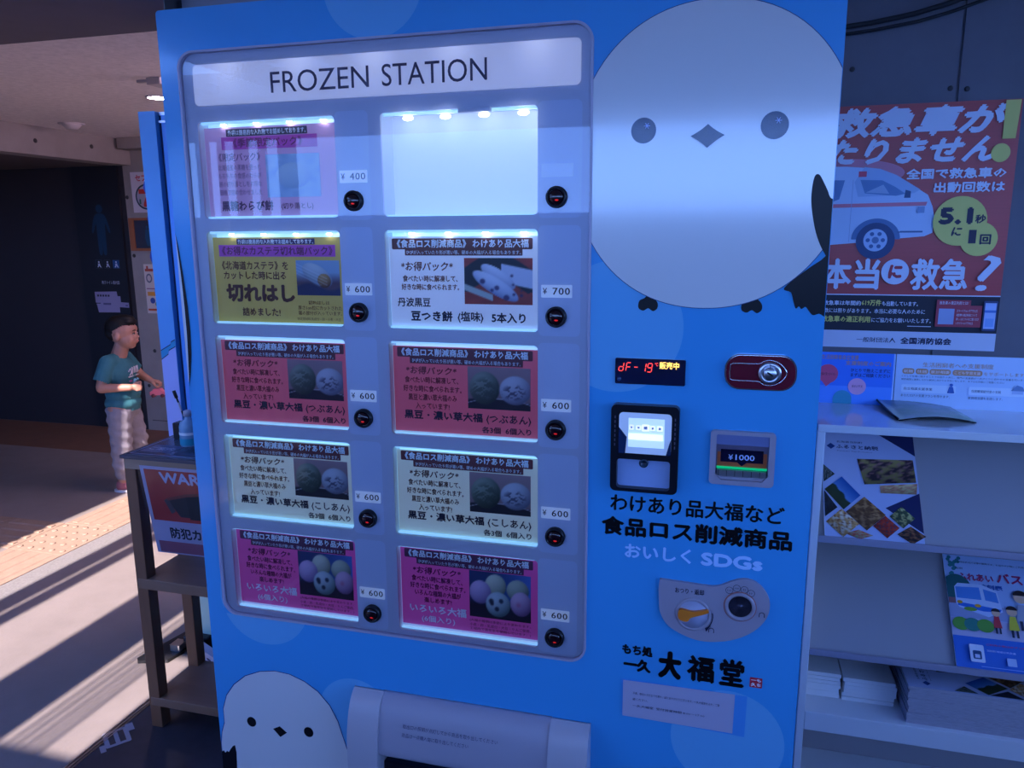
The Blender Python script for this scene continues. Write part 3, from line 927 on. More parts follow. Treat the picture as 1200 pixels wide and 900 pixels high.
# small bird, lower left
P = Print(FACE, 0.0008)
b2 = [(.001, .40), (.001, .52), (.005, .545), (.012, .565), (.012, .595), (.022, .625), (.040, .650), (.066, .672), (.098, .686), (.130, .692), (.162, .690), (.192, .680), (.218, .664), (.240, .640), (.255, .610), (.262, .585), (.268, .565), (.278, .53), (.284, .49), (.286, .42), (.278, .36), (.250, .318), (.200, .295), (.120, .288), (.050, .300), (.001, .33)]
P.poly(b2, ink('2c3c78', .2))
P.poly([(x + (.0012 if x < .15 else -.0012), z + (-.0012 if z > .45 else .0012)) for x, z in b2], bird_white)
P.poly(clip([(.001, .500), (.006, .504), (.009, .499), (.013, .504), (.017, .502), (.021, .509), (.027, .517), (.032, .520), (.034, .505), (.033, .480), (.028, .42), (.001, .42)], 0, .5), ink_black)
for cx in (.073, .193):
    P.poly(ell(cx, .577, .0098, .0102, 28), ink_black)
P.poly([(.1185, .5705), (.133, .5785), (.1475, .5675), (.133, .5560)], ink_black)
P.build('small_bird_decal', vm)['label'] = 'smaller white bird printed at the lower left of the door'
# crescent tail at the left edge
P = Print(FACE, 0.0008)
P.poly([(.0006, 1.482), (.004, 1.45), (.0085, 1.41), (.0115, 1.36), (.0125, 1.32), (.010, 1.28), (.005, 1.245), (.0006, 1.225)], bird_white)
P.poly([(.001, 1.482), (.005, 1.455), (.0095, 1.41), (.0128, 1.36), (.0138, 1.315), (.0115, 1.275), (.0062, 1.238), (.002, 1.218), (.0045, 1.27), (.0062, 1.31), (.0062, 1.36), (.0045, 1.42)], ink_black)
P.build('tail_decal', vm)

# door lettering
P = Print(FACE, 0.0008)
BK = ink('05050c', .3)
P.text('わけあり品大福など', .7415, .995, 1.0585, 1.0865, BK, .022, 3)
P.text('食品ロス削減商品', .7285, 1.008, 1.019, 1.050, BK, .034, 3)
LT = ink('a6d2ff', .3)
P.text('おいしく', .7655, .866, .984, 1.0075, LT, .03, 3)
P.text('SDGs', .880, .969, .984, 1.0055, LT, .035, 3)
P.build('door_lettering', vm)
P = Print(FACE, 0.0008)
P.text('もち処', .765, .813, .8205, .8385, BK, .05, 3)
P.text('一久', .7675, .811, .7925, .8150, BK, .06, 3)
P.text('大', .822, .858, .788, .8355, BK, .06, 3)
P.text('福', .866, .908, .790, .8345, BK, .036, 3)
P.text('堂', .915, .952, .790, .836, BK, .036, 3)
P.rect(.9605, .9785, .794, .8105, ink('c02038'), .001)
P.text('一も', .962, .977, .8035, .809, WHT, .03, 1)
P.text('久ち', .962, .977, .7955, .802, WHT, .03, 1)
P.build('shop_lettering', vm)

# --- temperature display
F = Frame((.7455, 0, 1.2585), (1, 0, 0), (0, 0, 1))
o = M().prism(rrect(0, .1015, 0, .0385, .002, 3), 0, .003, mat('display_black', (0.006, 0.010, 0.045), 0.08, coat=0.6), F).build('temperature_display', vm, .0006, 1)
P = Print(F, .0032)
def seg(P, x, y, w, h, on, m, t=.0011, sl=.14):
    """seven segment digit: a b c d e f g"""
    S = {'a': (0, h, w, h), 'b': (w, h / 2, w, h), 'c': (w, 0, w, h / 2), 'd': (0, 0, w, 0), 'e': (0, 0, 0, h / 2), 'f': (0, h / 2, 0, h), 'g': (0, h / 2, w, h / 2)}
    for k in on:
        xa, ya, xb, yb = S[k]
        g_ = .0007
        if ya == yb: q = [(xa + g_, ya - t / 2), (xb - g_, ya - t / 2), (xb - g_, ya + t / 2), (xa + g_, ya + t / 2)]
        else: q = [(xa - t / 2, ya + g_), (xa + t / 2, ya + g_), (xa + t / 2, yb - g_), (xa - t / 2, yb - g_)]
        P.poly([(x + a + b * sl, y + b) for a, b in q], m)
for x, on in ((.005, 'bcdeg'), (.0155, 'aefg'), (.0265, 'g'), (.0375, 'bc'), (.0465, 'abcdfg')):
    seg(P, x, .0195, .0062, .0125, on, seg_red)
P.text('℃', .0580, .0625, .0285, .0335, seg_red, 0, 1)
P.text('販売中', .0645, .0925, .0245, .0350, seg_yel, .02, 1)
P.build('display_lettering', o)
M().lathe([(.0035, 0), (.003, .0012), (.0005, .0014)], (.7515, -.003, 1.2655), (0, -1, 0), mat('sensor', (0.02, 0.05, 0.14), 0.2), 16).build('sensor_eye', o)

# --- lock plate
F = Frame((.950, 0, 1.2835), (1, 0, 0), (0, 0, 1))
lk = M().prism(rrect(-.0485, .0485, -.0255, .0255, .0215, 8), 0, .005, chrome, F).build('lock_plate', vm, .0012)
M().prism(rrect(-.0465, .0465, -.0238, .0238, .020, 8), .0045, .0062, red_pl, F).build('red_inlay', lk)
t_ = M()
loop = [(-.037, .012), (-.004, .0125), (.004, .0165), (.014, .018), (.026, .0135), (.034, .004), (.034, -.004), (.026, -.0135), (.014, -.018), (.004, -.0165), (-.004, -.0125), (-.037, -.012), (-.041, -.006), (-.041, .006)]
lp = smooth_loop(loop, 3)
t_.tube([F.p(a, b, .0064) for a, b in lp + lp[:2]], .0008, chrome, 6)
t_.build('chrome_outline', lk)
lc = M().lathe([(.0155, .006), (.0155, .0095), (.0140, .0105), (.0095, .0108), (.0090, .0095), (.0085, .0095), (.0085, .0150), (.0078, .0157), (.0003, .0158)], F.p(.0125, 0), (0, -1, 0), steel, 30).build('lock_cylinder', lk)
M().box(-.0046, .0046, -.0012, .0012, .0150, .0163, dark_hole, Frame(F.p(.0125, 0), (.85, 0, -.5), (.5, 0, .85))).build('keyhole', lc)
M().box(-.0006, .0006, .009, .0135, .0121, .0128, chrome, Frame(F.p(.0125, 0), (1, 0, 0), (0, 0, 1))).build('index_mark', lc)

# --- card reader
F = Frame((.7425, 0, 1.0965), (1, 0, 0), (0, 0, 1))
rd = M()
rd.prism(rrect(0, .099, 0, .133, .008, 5), 0, .016, black_pl, F, holes=[rrect(.0095, .088, .005, .0505, .005, 4)])
ro = rd.build('card_reader', vm, .002)
P = Print(F, .0162)
P.prism(rrect(.012, .0885, .060, .122, .006, 4), .0160, .0166, mat('screen_glass', (0.36, 0.46, 0.66), 0.08, emit=(0.35, 0.55, 0.95), es=0.35, coat=.5), F)
sc = P.build('screen', ro)
P = Print(F, .0168)
lit = mat('screen_lit', (0.5, 0.6, 0.7), 0.2, emit=(0.48, 0.72, 1.0), es=0.75)
lit2 = mat('screen_bright', (0.8, 0.8, 0.8), 0.2, emit=(0.92, 0.96, 1.0), es=0.9)
P.rect(.026, .0785, .070, .114, lit)
for i, (w, h) in enumerate(((.006, .007), (.007, .006), (.0105, .0095), (.0065, .0065), (.0075, .007))):
    cx = .0305 + .0103 * i
    P.rect(cx - w / 2, cx + w / 2, .100 - h / 2, .100 + h / 2, lit2, .0005)
    P.rect(cx - w / 4, cx + w / 4, .100 - h / 4, .100 + h / 4, ink('b4bcd8'))
P.rect(.0265, .076, .082, .0905, lit2)
P.poly([(.012, .060), (.022, .060), (.024, .085), (.012, .10)], mat('screen_shade', (0.012, 0.03, 0.10), 0.15))
P.poly([(.0885, .060), (.0815, .060), (.0860, .078), (.0885, .085)], MATS['screen_shade'])
P.build('screen_print', sc)
tr = M(); tr.prism(rrect(.0085, .089, .004, .0515, .005, 4), .0005, .003, mat('reader_pad', (0.30, 0.42, 0.72), 0.35), F); tr.build('reader_pad', ro)
M().lathe([(.0068, .0), (.0068, .004), (.004, .0045), (.0035, .002), (.0003, .002)], F.p(.0495, .0455, .012), (0, -1, 0), mat('reader_lens', (0.01, 0.03, 0.06), 0.15), 20).build('sensor_ring', ro)
for x in (.006, .0935):
    b = M()
    for k in range(7): b.box(x - .0008, x + .0008, .070 + .007 * k, .074 + .007 * k, .0161, .0164, mat('reader_dots', (0.10, 0.09, 0.14), 0.5), F)
    b.build('speaker_slots', ro)

# --- bill acceptor
F = Frame((.8865, 0, 1.1160), (1, 0, 0), (0, 0, 1))
bl = M()
bl.prism(rrect(0, .090, 0, .0805, .006, 4), 0, .008, white_pl2, F, holes=[[(.0085, .016), (.016, .007), (.074, .007), (.0815, .016), (.0815, .075), (.0085, .075)]])
bo = bl.build('bill_acceptor', vm, .0015)
M().box(.0085, .0815, .006, .076, -.006, .0004, mat('acceptor_dark', (0.12, 0.10, 0.17), 0.3), F).build('recess_back', bo)
M().prism([(.0085, .060), (.0815, .060), (.0815, .075), (.0085, .075)], .001, .006, mat('acceptor_hood', (0.14, 0.17, 0.36), 0.35), F).build('hood', bo, .001)
P = Print(F, .001)
P.rect(.0105, .0795, .0260, .0480, mat('acceptor_orange', (0.42, 0.09, 0.03), 0.35), .001)
P.rect(.0150, .0745, .0330, .0520, ink('0a0c2c', .15))
P.poly([(.038, .0335), (.052, .0335), (.045, .0275)], ink('0a0c2c', .15))
P.text('¥', .0260, .0325, .0365, .0445, ink('b8c8f0'), 0.01, 2)
P.text('1000', .0360, .0625, .0365, .0450, ink('b8c8f0'), 0.01, 2)
P.build('value_print', bo)
M().prism([(.0100, .0235), (.0800, .0235), (.0800, .0262), (.0100, .0262)], .0008, .004, mat('green_light', (0.0, 0.2, 0.08), 0.3, emit=(0.0, 0.9, 0.35), es=0.45), F).build('green_light_bar', bo)
lip = M()
lip.prism([(.011, .0125), (.079, .0125), (.079, .0225), (.011, .0225)], .001, .0065, steel, F)
lip.prism([(.016, .0075), (.074, .0075), (.078, .0120), (.012, .0120)], .001, .0045, white_pl2, F)
lo = lip.build('note_lip', bo, .0008)
for i in range(6):
    M().box(.0125 + .0115 * i, .0132 + .0115 * i, .013, .022, .0064, .0068, dark_hole, F).build('groove', lo)

# --- coin panel
F = Frame((0, 0, 0), (1, 0, 0), (0, 0, 1))
op = [(.8215, .9560), (.845, .9555), (.880, .9540), (.905, .9545), (.925, .9640), (.942, .9705), (.958, .9685), (.972, .9580), (.9815, .9400), (.980, .9160), (.966, .8935), (.943, .8760), (.915, .8655), (.885, .8625), (.858, .8690), (.836, .8810), (.824, .8985), (.8205, .9180)]
op = [(.8205, .9565)] + smooth_loop(op, 4)[4:]
cp = M(); cp.prism(op, 0, .006, white_pl2, F)
co = cp.build('coin_panel', vm, .0022)
M().lathe([(.0265, .006), (.0265, .0072), (.0240, .0078), (.0225, .0072)], (.872, 0, .9050), (0, -1, 0), white_pl2, 36, cap=False).build('dial_rim', co)
M().lathe([(.0228, .0062), (.0228, .0068), (.0003, .0072)], (.872, 0, .9050), (0, -1, 0), mat('dial_grey', (0.36, 0.37, 0.52), 0.3), 36).build('dial', co)
lv = M(); lv.prism(smooth_loop([(.8505, .9090), (.8530, .9135), (.860, .9135), (.868, .9120), (.878, .9130), (.890, .9165), (.8945, .9165), (.8945, .9130), (.884, .9080), (.874, .9040), (.868, .9010), (.8655, .8960), (.860, .8945), (.853, .8965), (.8500, .9020)], 3), .0068, .0125, orange_pl, F)
lv.build('orange_lever', co, .0015)
M().lathe([(.0225, .006), (.0225, .0078), (.0200, .0095), (.0178, .0085), (.0165, .002), (.0160, -.002)], (.9400, 0, .9265), (0, -1, 0), white_pl2, 36, cap=False).build('coin_ring', co)
M().lathe([(.0238, .0055), (.0238, .0070), (.0226, .0070)], (.9400, 0, .9265), (0, -1, 0), mat('ring_red', (0.35, 0.09, 0.07), 0.4), 36, cap=False).build('red_ring', co)
M().lathe([(.0168, .0066), (.0160, .0062), (.010, .0040), (.0003, .0030)], (.9400, 0, .9265), (0, -1, 0), mat('coin_cup', (0.05, 0.05, 0.09), 0.15, 0.6), 30).build('coin_cup', co)
P = Print(F, .0062)
P.text('おつり・返却', .8440, .8870, .9375, .9465, NAVY, .025, 2)
for i, (x, z) in enumerate(((.9235, .9510), (.9340, .9555), (.9450, .9545), (.9545, .9500))):
    P.ring(x, z, .0056, .0007, NAVY, 24)
    s_ = ('500', '100', '50', '10')[i]
    w = .0031 if len(s_) == 3 else .0021
    P.text(s_, x - w, x + w, z - .0016, z + .0016, NAVY, 0, 1)
P.arc(.872, .9050, .0300, .0016, -38, 12, NAVY)
P.poly([(.8905, .8855), (.8990, .8905), (.8925, .8795)], NAVY)
for x, z in ((.9000, .8830), (.9715, .9180)):
    P.arc(x, z, .0042, .0011, 0, 180, NAVY)
    P.rect(x - .0042, x - .0031, z - .004, z, NAVY); P.rect(x + .0031, x + .0042, z - .004, z, NAVY)
P.build('panel_lettering', co)

# --- retrieval hood at the bottom
ch = M()
def hood_side(x0, x1, outer):
    # profile in (y, z): swells outward going down
    prof = [(0, .6895)] + [(-.044 * math.sin(math.radians(t)) , .6895 - .105 * (1 - math.cos(math.radians(t)))) for t in range(6, 91, 6)] + [(-.044, .40), (0, .40)]
    fr = Frame((0, 0, 0), (0, 1, 0), (0, 0, 1))
    m = M()
    m.prism(prof, x0, x1, white_pl, fr, smooth_side=True)
    return m
o = hood_side(.2935, .3505, -1).build('hood_side', vm, .006, 3)
o = hood_side(.652, .7165, 1).build('hood_side', vm, .006, 3)
m = M()
fr = Frame((0, 0, 0), (0, 1, 0), (0, 0, 1))
m.prism([(0, .6885)] + [(-.038 * math.sin(math.radians(t)), .6885 - .100 * (1 - math.cos(math.radians(t)))) for t in range(6, 91, 6)] + [(-.036, .585), (-.020, .585), (0, .60)], .3508, .6517, mat('flap_plastic', (0.36, 0.34, 0.42), 0.35), fr, smooth_side=True)
fl = m.build('hood_flap', vm)
F2 = Frame((0.352, -.0335, .655), (1, 0, 0), (0, -.08, 1))
F2 = Frame(Vector((0.352, -.0372, .634)), (1, 0, 0), (0, .42, 1))
P = Print(F2, .0030)
P.text('取出口の照明が点灯してから商品を取り出してください', .045, .215, .0105, .0175, ink('30305c'), 0, 1)
P.text('商品は一点購入毎に取り出してください', .045, .165, -.0035, .0035, ink('30305c'), 0, 1)
P.build('flap_lettering', fl)
M().box(.3508, .6517, .001, .012, .40, .60, dark_hole).build('retrieval_opening', vm)
M().prism([(-.002, .56), (-.018, .56), (-.03, .40), (-.002, .40)], .352, .650, black_pl, fr).build('retrieval_flap', vm)

# grey gear on the roof of the machine
M().box(.012, .52, .035, .40, HT - .004, HT + .05, mat('roof_grey', (0.20, 0.19, 0.23), 0.5)).build('roof_cover', vm, .003)
M().box(.0, .024, .02, .06, HT - .004, HT + .045, black_pl).build('roof_bracket', vm, .003)

# paper notice taped on
F = Frame((.768, 0, .7125), (1, 0, 0), (0, 0, 1))
nt_ = M()
nt_.prism([(0, 0), (.171, -.002), (.172, .065), (0, .063)], .0018, .0022, mat('notice_paper', (0.42, 0.40, 0.55), 0.7), F)
no = nt_.build('notice_paper')
tag(no, 'white paper slip with three lines of small print taped on the blue door', 'notice')
ORG[no.name] = Vector((0, 0, 0))
P = Print(F, .0024)
P.text('平素、格別のお引立てを賜り、誠にありがとうございます。一久大福堂をより、ご愛', .016, .150, .0405, .0450, ink('181838'), 0, 1)
P.text('顧ください。', .016, .040, .0300, .0345, ink('181838'), 0, 1)
P.text('一久大福堂  受付営業時間 8:00〜17:00', .016, .128, .0185, .0230, ink('181838'), 0, 1)
P.build('small_print', no)
t_ = M(); t_.prism([(-.003, .001), (.189, -.006), (.190, .064), (-.003, .0655)], .0009, .0011, mat('clear_tape', (0.07, 0.30, 0.72), 0.2), F)
t_.build('clear_tape', no)

# ================================================================ SECOND BLUE MACHINE, behind the table
v2 = thing('vending_machine', 'second blue vending machine standing behind the wooden table, mostly hidden', 'vending machine', (-0.45, 1.4, 0))
X0, X1, Y0, T2 = -0.935, -0.06, 1.05, 1.866
M().box(X0 + .02, X1, Y0 + .03, Y0 + .6, 0.06, T2 - .02, mat('blue_body_two', (0.05, 0.30, 0.62), 0.4)).build('body', v2)
M().prism([(X0, .20), (X0 + .062, .20), (X0 + .062, T2), (X0, T2)], -(Y0 + .03), -Y0, mat('blue_post_paint', (0.10, 0.36, 0.72), 0.3), FACE).build('corner_post', v2, .004)
M().prism([(X0 + .075, .20), (X1, .20), (X1, T2 - .012), (X0 + .075, T2 - .012)], -(Y0 + .03), -(Y0 + .012), mat('blue_door_paint', (0.07, 0.30, 0.80), 0.3), FACE).build('front_door', v2, .003)
M().box(X0 + .062, X0 + .075, Y0 + .02, Y0 + .03, .20, T2 - .01, mat('door_gap', (0.01, 0.03, 0.12), 0.5)).build('door_gap', v2)
M().prism([(X0 + .002, .055), (X1, .055), (X1, .20), (X0 + .002, .20)], -(Y0 + .03), -(Y0 + .004), mint, FACE).build('mint_skirt', v2, .002)
M().prism([(X0, .20), (X0 + .062, .20), (X0 + .062, .62), (X0, .62)], -(Y0 + .003), -(Y0 - .0008), mint, FACE).build('mint_panel', v2)
m = M(); m.box(X0 + .065, X0 + .12, Y0 + .015, Y0 + .05, T2 - .012, T2 - .002, steel); m.box(X0 + .065, X0 + .12, Y0 + .01, Y0 + .02, T2 - .035, T2 - .028, steel)
m.build('steel_hinge', v2)
F = Frame((0, Y0, 0), (1, 0, 0), (0, 0, 1))
P = Print(F, .001)
P.poly([(X0 + .001, .63), (X0 + .061, .63), (X0 + .061, 1.115), (X0 + .03, 1.09), (X0 + .001, 1.07)], mat('bird_white_two', (0.42, 0.46, 0.82), 0.35))
P.poly([(X0 + .001, 1.066), (X0 + .03, 1.085), (X0 + .033, 1.098), (X0 + .061, 1.112), (X0 + .061, 1.135), (X0 + .045, 1.127), (X0 + .042, 1.118), (X0 + .001, 1.096)], mat('teal_band', (0.01, 0.30, 0.55), 0.35))
for pts in ([(X0 + .001, 1.066), (X0 + .03, 1.085), (X0 + .033, 1.098), (X0 + .061, 1.112)], [(X0 + .001, 1.096), (X0 + .042, 1.118), (X0 + .045, 1.127), (X0 + .061, 1.135)]):
    P.poly(pts + [(x, z - .0035) for x, z in reversed(pts)], ink('102858'))
P.build('bird_decal', v2)
# wavy dark blue edging on the left side of the post
wv = M()
pts = []
for i in range(60):
    z = 1.66 - .0075 * i
    pts.append((X0 - .002 - .012 * max(0, math.sin(i * .42)) * (1 if i < 18 or 26 < i < 46 else .5), z))
wv.prism([(X0 + .002, 1.66)] + pts + [(X0 + .002, 1.66 - .0075 * 60)], -(Y0 + .02), -(Y0 + .008), mat('edging_blue', (0.01, 0.03, 0.30), 0.4), FACE)
wv.build('wavy_edging', v2)
for x in (X0 + .05, X1 - .08):
    M().box(x - .05, x + .05, Y0 - .03, Y0 + .10, 0, .055, black_pl).build('foot', v2, .006)
# white capsule-shaped weight with dark lettering by its foot
F = Frame((-.885, .985, 0.0), (.155, -.075, 0), (0, 0, 1))
m = M()
wo = None
m.prism(ell(.022, .040, .022, .026, 20, t0=90, t1=270) + ell(.20, .040, .022, .026, 20, t0=-90, t1=90), -.03, .0, mat('weight_white', (0.42, 0.42, 0.56), 0.5), F)
wo = m.build('floor_weight', None, .006, 3)
tag(wo, 'white rounded floor weight with dark letters, on the floor behind the table', 'weight')
ORG[wo.name] = Vector((0, 0, 0))
P = Print(F, .0006)
P.text('noid', .022, .120, .026, .056, ink('0c1650'), .03, 2)
P.text('=', .135, .165, .030, .050, ink('0c1650'), .03, 2)
P.build('lettering', wo)
t = thing('door_stop', 'black door guide block lying on the floor behind the table', 'floor guide', (-0.95, 1.0, 0))
M().prism([(-1.045, .915), (-1.03, .90), (-.93, .93), (-.92, 1.0), (-.985, 1.12), (-1.0, 1.12)], 0.001, .012, black_rub, WORLD).build('base_plate', t, .003)
M().prism([(-.965, .985), (-.925, .985), (-.925, 1.03), (-.965, 1.03)], .012, .035, steel, WORLD).build('steel_clip', t, .004)

# ================================================================ WOODEN TABLE
tb = thing('side_table', 'brown wooden three-tier table with dark top standing left of the blue machine', 'table', (-.36, .73, 0))
TX0, TX1, TY0, TY1, TZ = -.742, -.04, .618, .842, .867
M().box(TX0, TX1, TY0 - .006, TY1, TZ - .012, TZ - .001, mat('table_top_dark', (0.05, 0.045, 0.07), 0.3)).build('tabletop', tb, .002)
M().box(TX0 + .008, TX1 - .005, TY0, TY0 + .018, TZ - .043, TZ - .012, mat('apron_wood', (0.42, 0.25, 0.16), 0.5, var=.3, vscale=9, stretch=(.15, 1, 1))).build('apron', tb, .002)
M().box(TX0 + .008, TX0 + .026, TY0 + .02, TY1 - .01, TZ - .043, TZ - .012, wood_h).build('apron', tb, .002)
M().box(TX0 + .03, TX1 - .03, TY1 - .028, TY1 - .01, TZ - .043, TZ - .012, wood_h).build('apron', tb, .002)
for x in (TX0 + .006, TX1 - .046):
    for y in (TY0 + .002, TY1 - .042):
        M().box(x, x + .038, y, y + .038, 0, TZ - .012, wood).build('leg', tb, .002)
M().box(TX0 + .012, TX1 - .008, TY0 + .001, TY1 - .004, .455, .487, wood_h).build('shelf', tb, .002)
M().box(TX0 + .012, TX1 - .008, TY0 + .001, TY1 - .004, .072, .100, wood_h).build('shelf', tb, .002)
# sheet under clear film on the table top
F = Frame((TX0 + .014, TY0 + .006, TZ), (1, 0, 0), (0, 1, 0))
m = M(); m.prism(rrect(0, .64, 0, .205, .003, 3), -.001, .0008, mat('table_sheet', (0.09, 0.10, 0.15), 0.2), F)
sh = m.build('table_mat'); tag(sh, 'dark printed sheet under clear film lying on the wooden table', 'table mat'); ORG[sh.name] = Vector((0, 0, 0))
P = Print(F, .001)
P.poly(rrect(.006, .634, .006, .199, .002, 2), ink('8a8aa8'), holes=[rrect(.010, .630, .010, .195, .002, 2)])
P.rect(.02, .12, .03, .10, ink('4c5878')); P.poly(ell(.10, .165, .03, .018), ink('1c50a8'))
P.text('ご案内', .03, .11, .05, .08, ink('a8b0c8'), .02, 1)
P.rect(.14, .25, .02, .12, ink('3a4460')); P.text('消毒液', .15, .24, .04, .09, ink('101828'), .03, 1)
P.poly(ell(.03, .185, .018, .010), ink('b06040'))
P.build('sheet_print', sh)
# pen stand and pen
t = thing('pen_stand', 'black pen stand with a pen leaning left on the table edge', 'pen stand', (-.69, .81, TZ))
M().box(-.702, -.668, .790, .826, TZ, TZ + .052, black_pl).build('holder', t, .004)
M().tube([(-.668, .80, TZ + .048), (-.656, .80, TZ + .056), (-.640, .80, TZ + .060)], .004, black_pl).build('clip', t)
M().cyl((-.6425, .80, TZ + .012), (-.6925, .80, TZ + .150), .0028, black_pl, n=12).build('pen_barrel', t)
M().cyl((-.6925, .80, TZ + .150), (-.6845, .80, TZ + .128), .0052, black_pl, n=12).build('pen_cap', t)
M().cyl((-.6795, .80, TZ + .1142), (-.670, .80, TZ + .088), .0031, white_pl, n=12).build('pen_band', t)
# clear sanitiser bottle with a teal label
t = thing('bottle', 'clear plastic bottle with blue label beside the pen stand', 'bottle', (-.607, .745, TZ))
bm_ = mat('bottle_plastic', (0.22, 0.36, 0.50), 0.12)
M().lathe([(.024, 0), (.027, .004), (.027, .060), (.022, .074), (.010, .080), (.010, .092)], (-.607, .745, TZ), (0, 0, 1), bm_, 24).build('bottle_body', t)
M().lathe([(.0274, .006), (.0274, .026)], (-.607, .745, TZ), (0, 0, 1), mat('label_teal', (0.02, 0.30, 0.42), 0.4), 24, cap=False).build('label', t)
M().lathe([(.0275, .036), (.0275, .044)], (-.607, .745, TZ), (0, 0, 1), paper, 24, cap=False).build('label', t)
M().lathe([(.012, .090), (.012, .104), (.004, .108)], (-.607, .745, TZ), (0, 0, 1), white_pl, 20).build('cap', t)

# WARNING sign in a clear sleeve hanging on the table front
F = Frame((-.675, .600, .841), (1, 0, .004), (.13, -.02, 1))
F = Frame((-.675, .6115, .841), (1, 0, 0), (-.135, .0, .99))
sg = M(); sg.prism([(0, 0), (.36, 0), (.36, -.259), (0, -.259)], 0, .0012, mat('sign_white', (0.52, 0.50, 0.66), 0.35), F)
so = sg.build('warning_sign'); tag(so, 'red and white security camera warning sign hanging from the front of the table', 'sign'); ORG[so.name] = Vector((0, 0, 0))
P = Print(F, .0014)
P.rect(.012, .35, -.160, -.009, mat('sign_red', (0.50, 0.025, 0.03), 0.35))
P.text('WARNING', .060, .33, -.048, -.014, ink('c4c8e6'), .03, 3)
P.rect(.012, .35, -.255, -.222, ink('a05a70'))
P.text('防犯カメラ作動中', .058, .34, -.212, -.178, ink('0c0c2c'), .03, 2)
P.poly([(.068, -.092), (.135, -.075), (.135, -.145), (.105, -.145)], ink('2c2830'))
P.poly([(.060, -.098), (.075, -.091), (.092, -.130), (.077, -.137)], ink('4a4048'))
P.poly([(.135, -.075), (.30, -.055), (.30, -.150), (.135, -.150)], ink('1a1a22'))
P.poly([(.068, -.092), (.135, -.075), (.30, -.055), (.30, -.062), (.138, -.083), (.074, -.098)], ink('8a3a34'))
P.build('sign_print', so)
M().prism([(-.008, .004), (.365, .004), (.365, -.266), (-.008, -.266)], .0036, .0036, glass_mat('clear_sleeve', (.95, .93, .98), .1), F).build('clear_sleeve', so)

# ================================================================ SIGNS ON THE BACK WALL
bw = Frame((0, 3.70, 0), (1, 0, 0), (0, 0, 1))
m = M(); m.prism([(-3.79, .01), (-3.385, .01), (-3.385, 1.985), (-3.79, 1.985)], 0, .02, sign_black, bw)
ts = m.build('toilet_sign_panel', None, .002); tag(ts, 'tall black toilet sign panel with a blue standing figure', 'sign'); ORG[ts.name] = Vector((0, 0, 0))
P = Print(bw, .0215)
fg = ink('0c3350')
P.circ(-3.572, 1.672, .030, fg)
P.poly(smooth_loop([(-3.60, 1.635), (-3.545, 1.635), (-3.515, 1.60), (-3.49, 1.51), (-3.505, 1.50), (-3.53, 1.565), (-3.535, 1.47), (-3.54, 1.345), (-3.567, 1.345), (-3.572, 1.44), (-3.578, 1.345), (-3.605, 1.345), (-3.61, 1.47), (-3.612, 1.565), (-3.64, 1.50), (-3.655, 1.51), (-3.63, 1.60)], 3), fg)
for i, c in enumerate(('14161f', '14161f', '0c4a82')):
    x = -3.655 + .078 * i
    P.rect(x, x + .062, 1.235, 1.300, ink('3a3f50'), .004); P.rect(x + .003, x + .059, 1.238, 1.297, ink(c), .003)
    P.circ(x + .032, 1.283, .007, ink('c0c8dc'), n=14)
    P.poly([(x + .020, 1.270), (x + .040, 1.274), (x + .042, 1.262), (x + .052, 1.244), (x + .044, 1.243), (x + .034, 1.256), (x + .024, 1.243), (x + .016, 1.246), (x + .026, 1.262)], ink('b8c0d6'))
P.text('男子トイレ案内図', -3.615, -3.455, 1.118, 1.145, ink('9aa0b4'), .02, 1)
lv_ = ink('8f88ac')
P.poly([(-3.69, 1.06), (-3.49, 1.065), (-3.485, 1.03), (-3.46, 1.03), (-3.46, .985), (-3.39, .982), (-3.39, .945), (-3.475, .948), (-3.475, .908), (-3.67, .905), (-3.68, .96), (-3.69, .985)], lv_)
for i in range(5): P.rect(-3.67 + .024 * i, -3.653 + .024 * i, 1.025, 1.040, ink('25243a'))
P.rect(-3.62, -3.55, .963, .978, ink('56527a')); P.rect(-3.69, -3.645, .972, .978, sign_black); P.rect(-3.42, -3.40, .955, .966, ink('56527a'))
P.rect(-3.47, -3.40, .86, .893, ink('4c4866')); P.text('ご案内', -3.465, -3.41, .868, .886, ink('a09cc0'), 0, 1)
P.build('sign_print', ts)
# shop sign with round emblem
m = M(); m.prism([(-3.272, 1.640), (-3.05, 1.640), (-3.05, 1.925), (-3.276, 1.925)], 0, .012, mat('shop_sign_white', (0.60, 0.55, 0.62), 0.4), bw)
o = m.build('shop_sign', None, .002); tag(o, 'small white shop sign with round green and red emblem on the concrete wall', 'sign'); ORG[o.name] = Vector((0, 0, 0))
P = Print(bw, .0125)
P.text('セブン', -3.235, -3.085, 1.860, 1.910, ink('c0404c'), .03, 1)
P.circ(-3.155, 1.750, .090, ink('16384a')); P.circ(-3.155, 1.750, .078, ink('a8a2b4'))
P.poly([(-3.215, 1.805), (-3.095, 1.805), (-3.095, 1.775), (-3.130, 1.735), (-3.165, 1.735), (-3.140, 1.772), (-3.215, 1.772)], ink('c0302c'))
P.poly([(-3.165, 1.735), (-3.130, 1.735), (-3.145, 1.700), (-3.145, 1.680), (-3.18, 1.680), (-3.18, 1.700)], ink('c0302c'))
P.rect(-3.215, -3.20, 1.70, 1.735, ink('2a6a5a'))
P.build('sign_print', o)
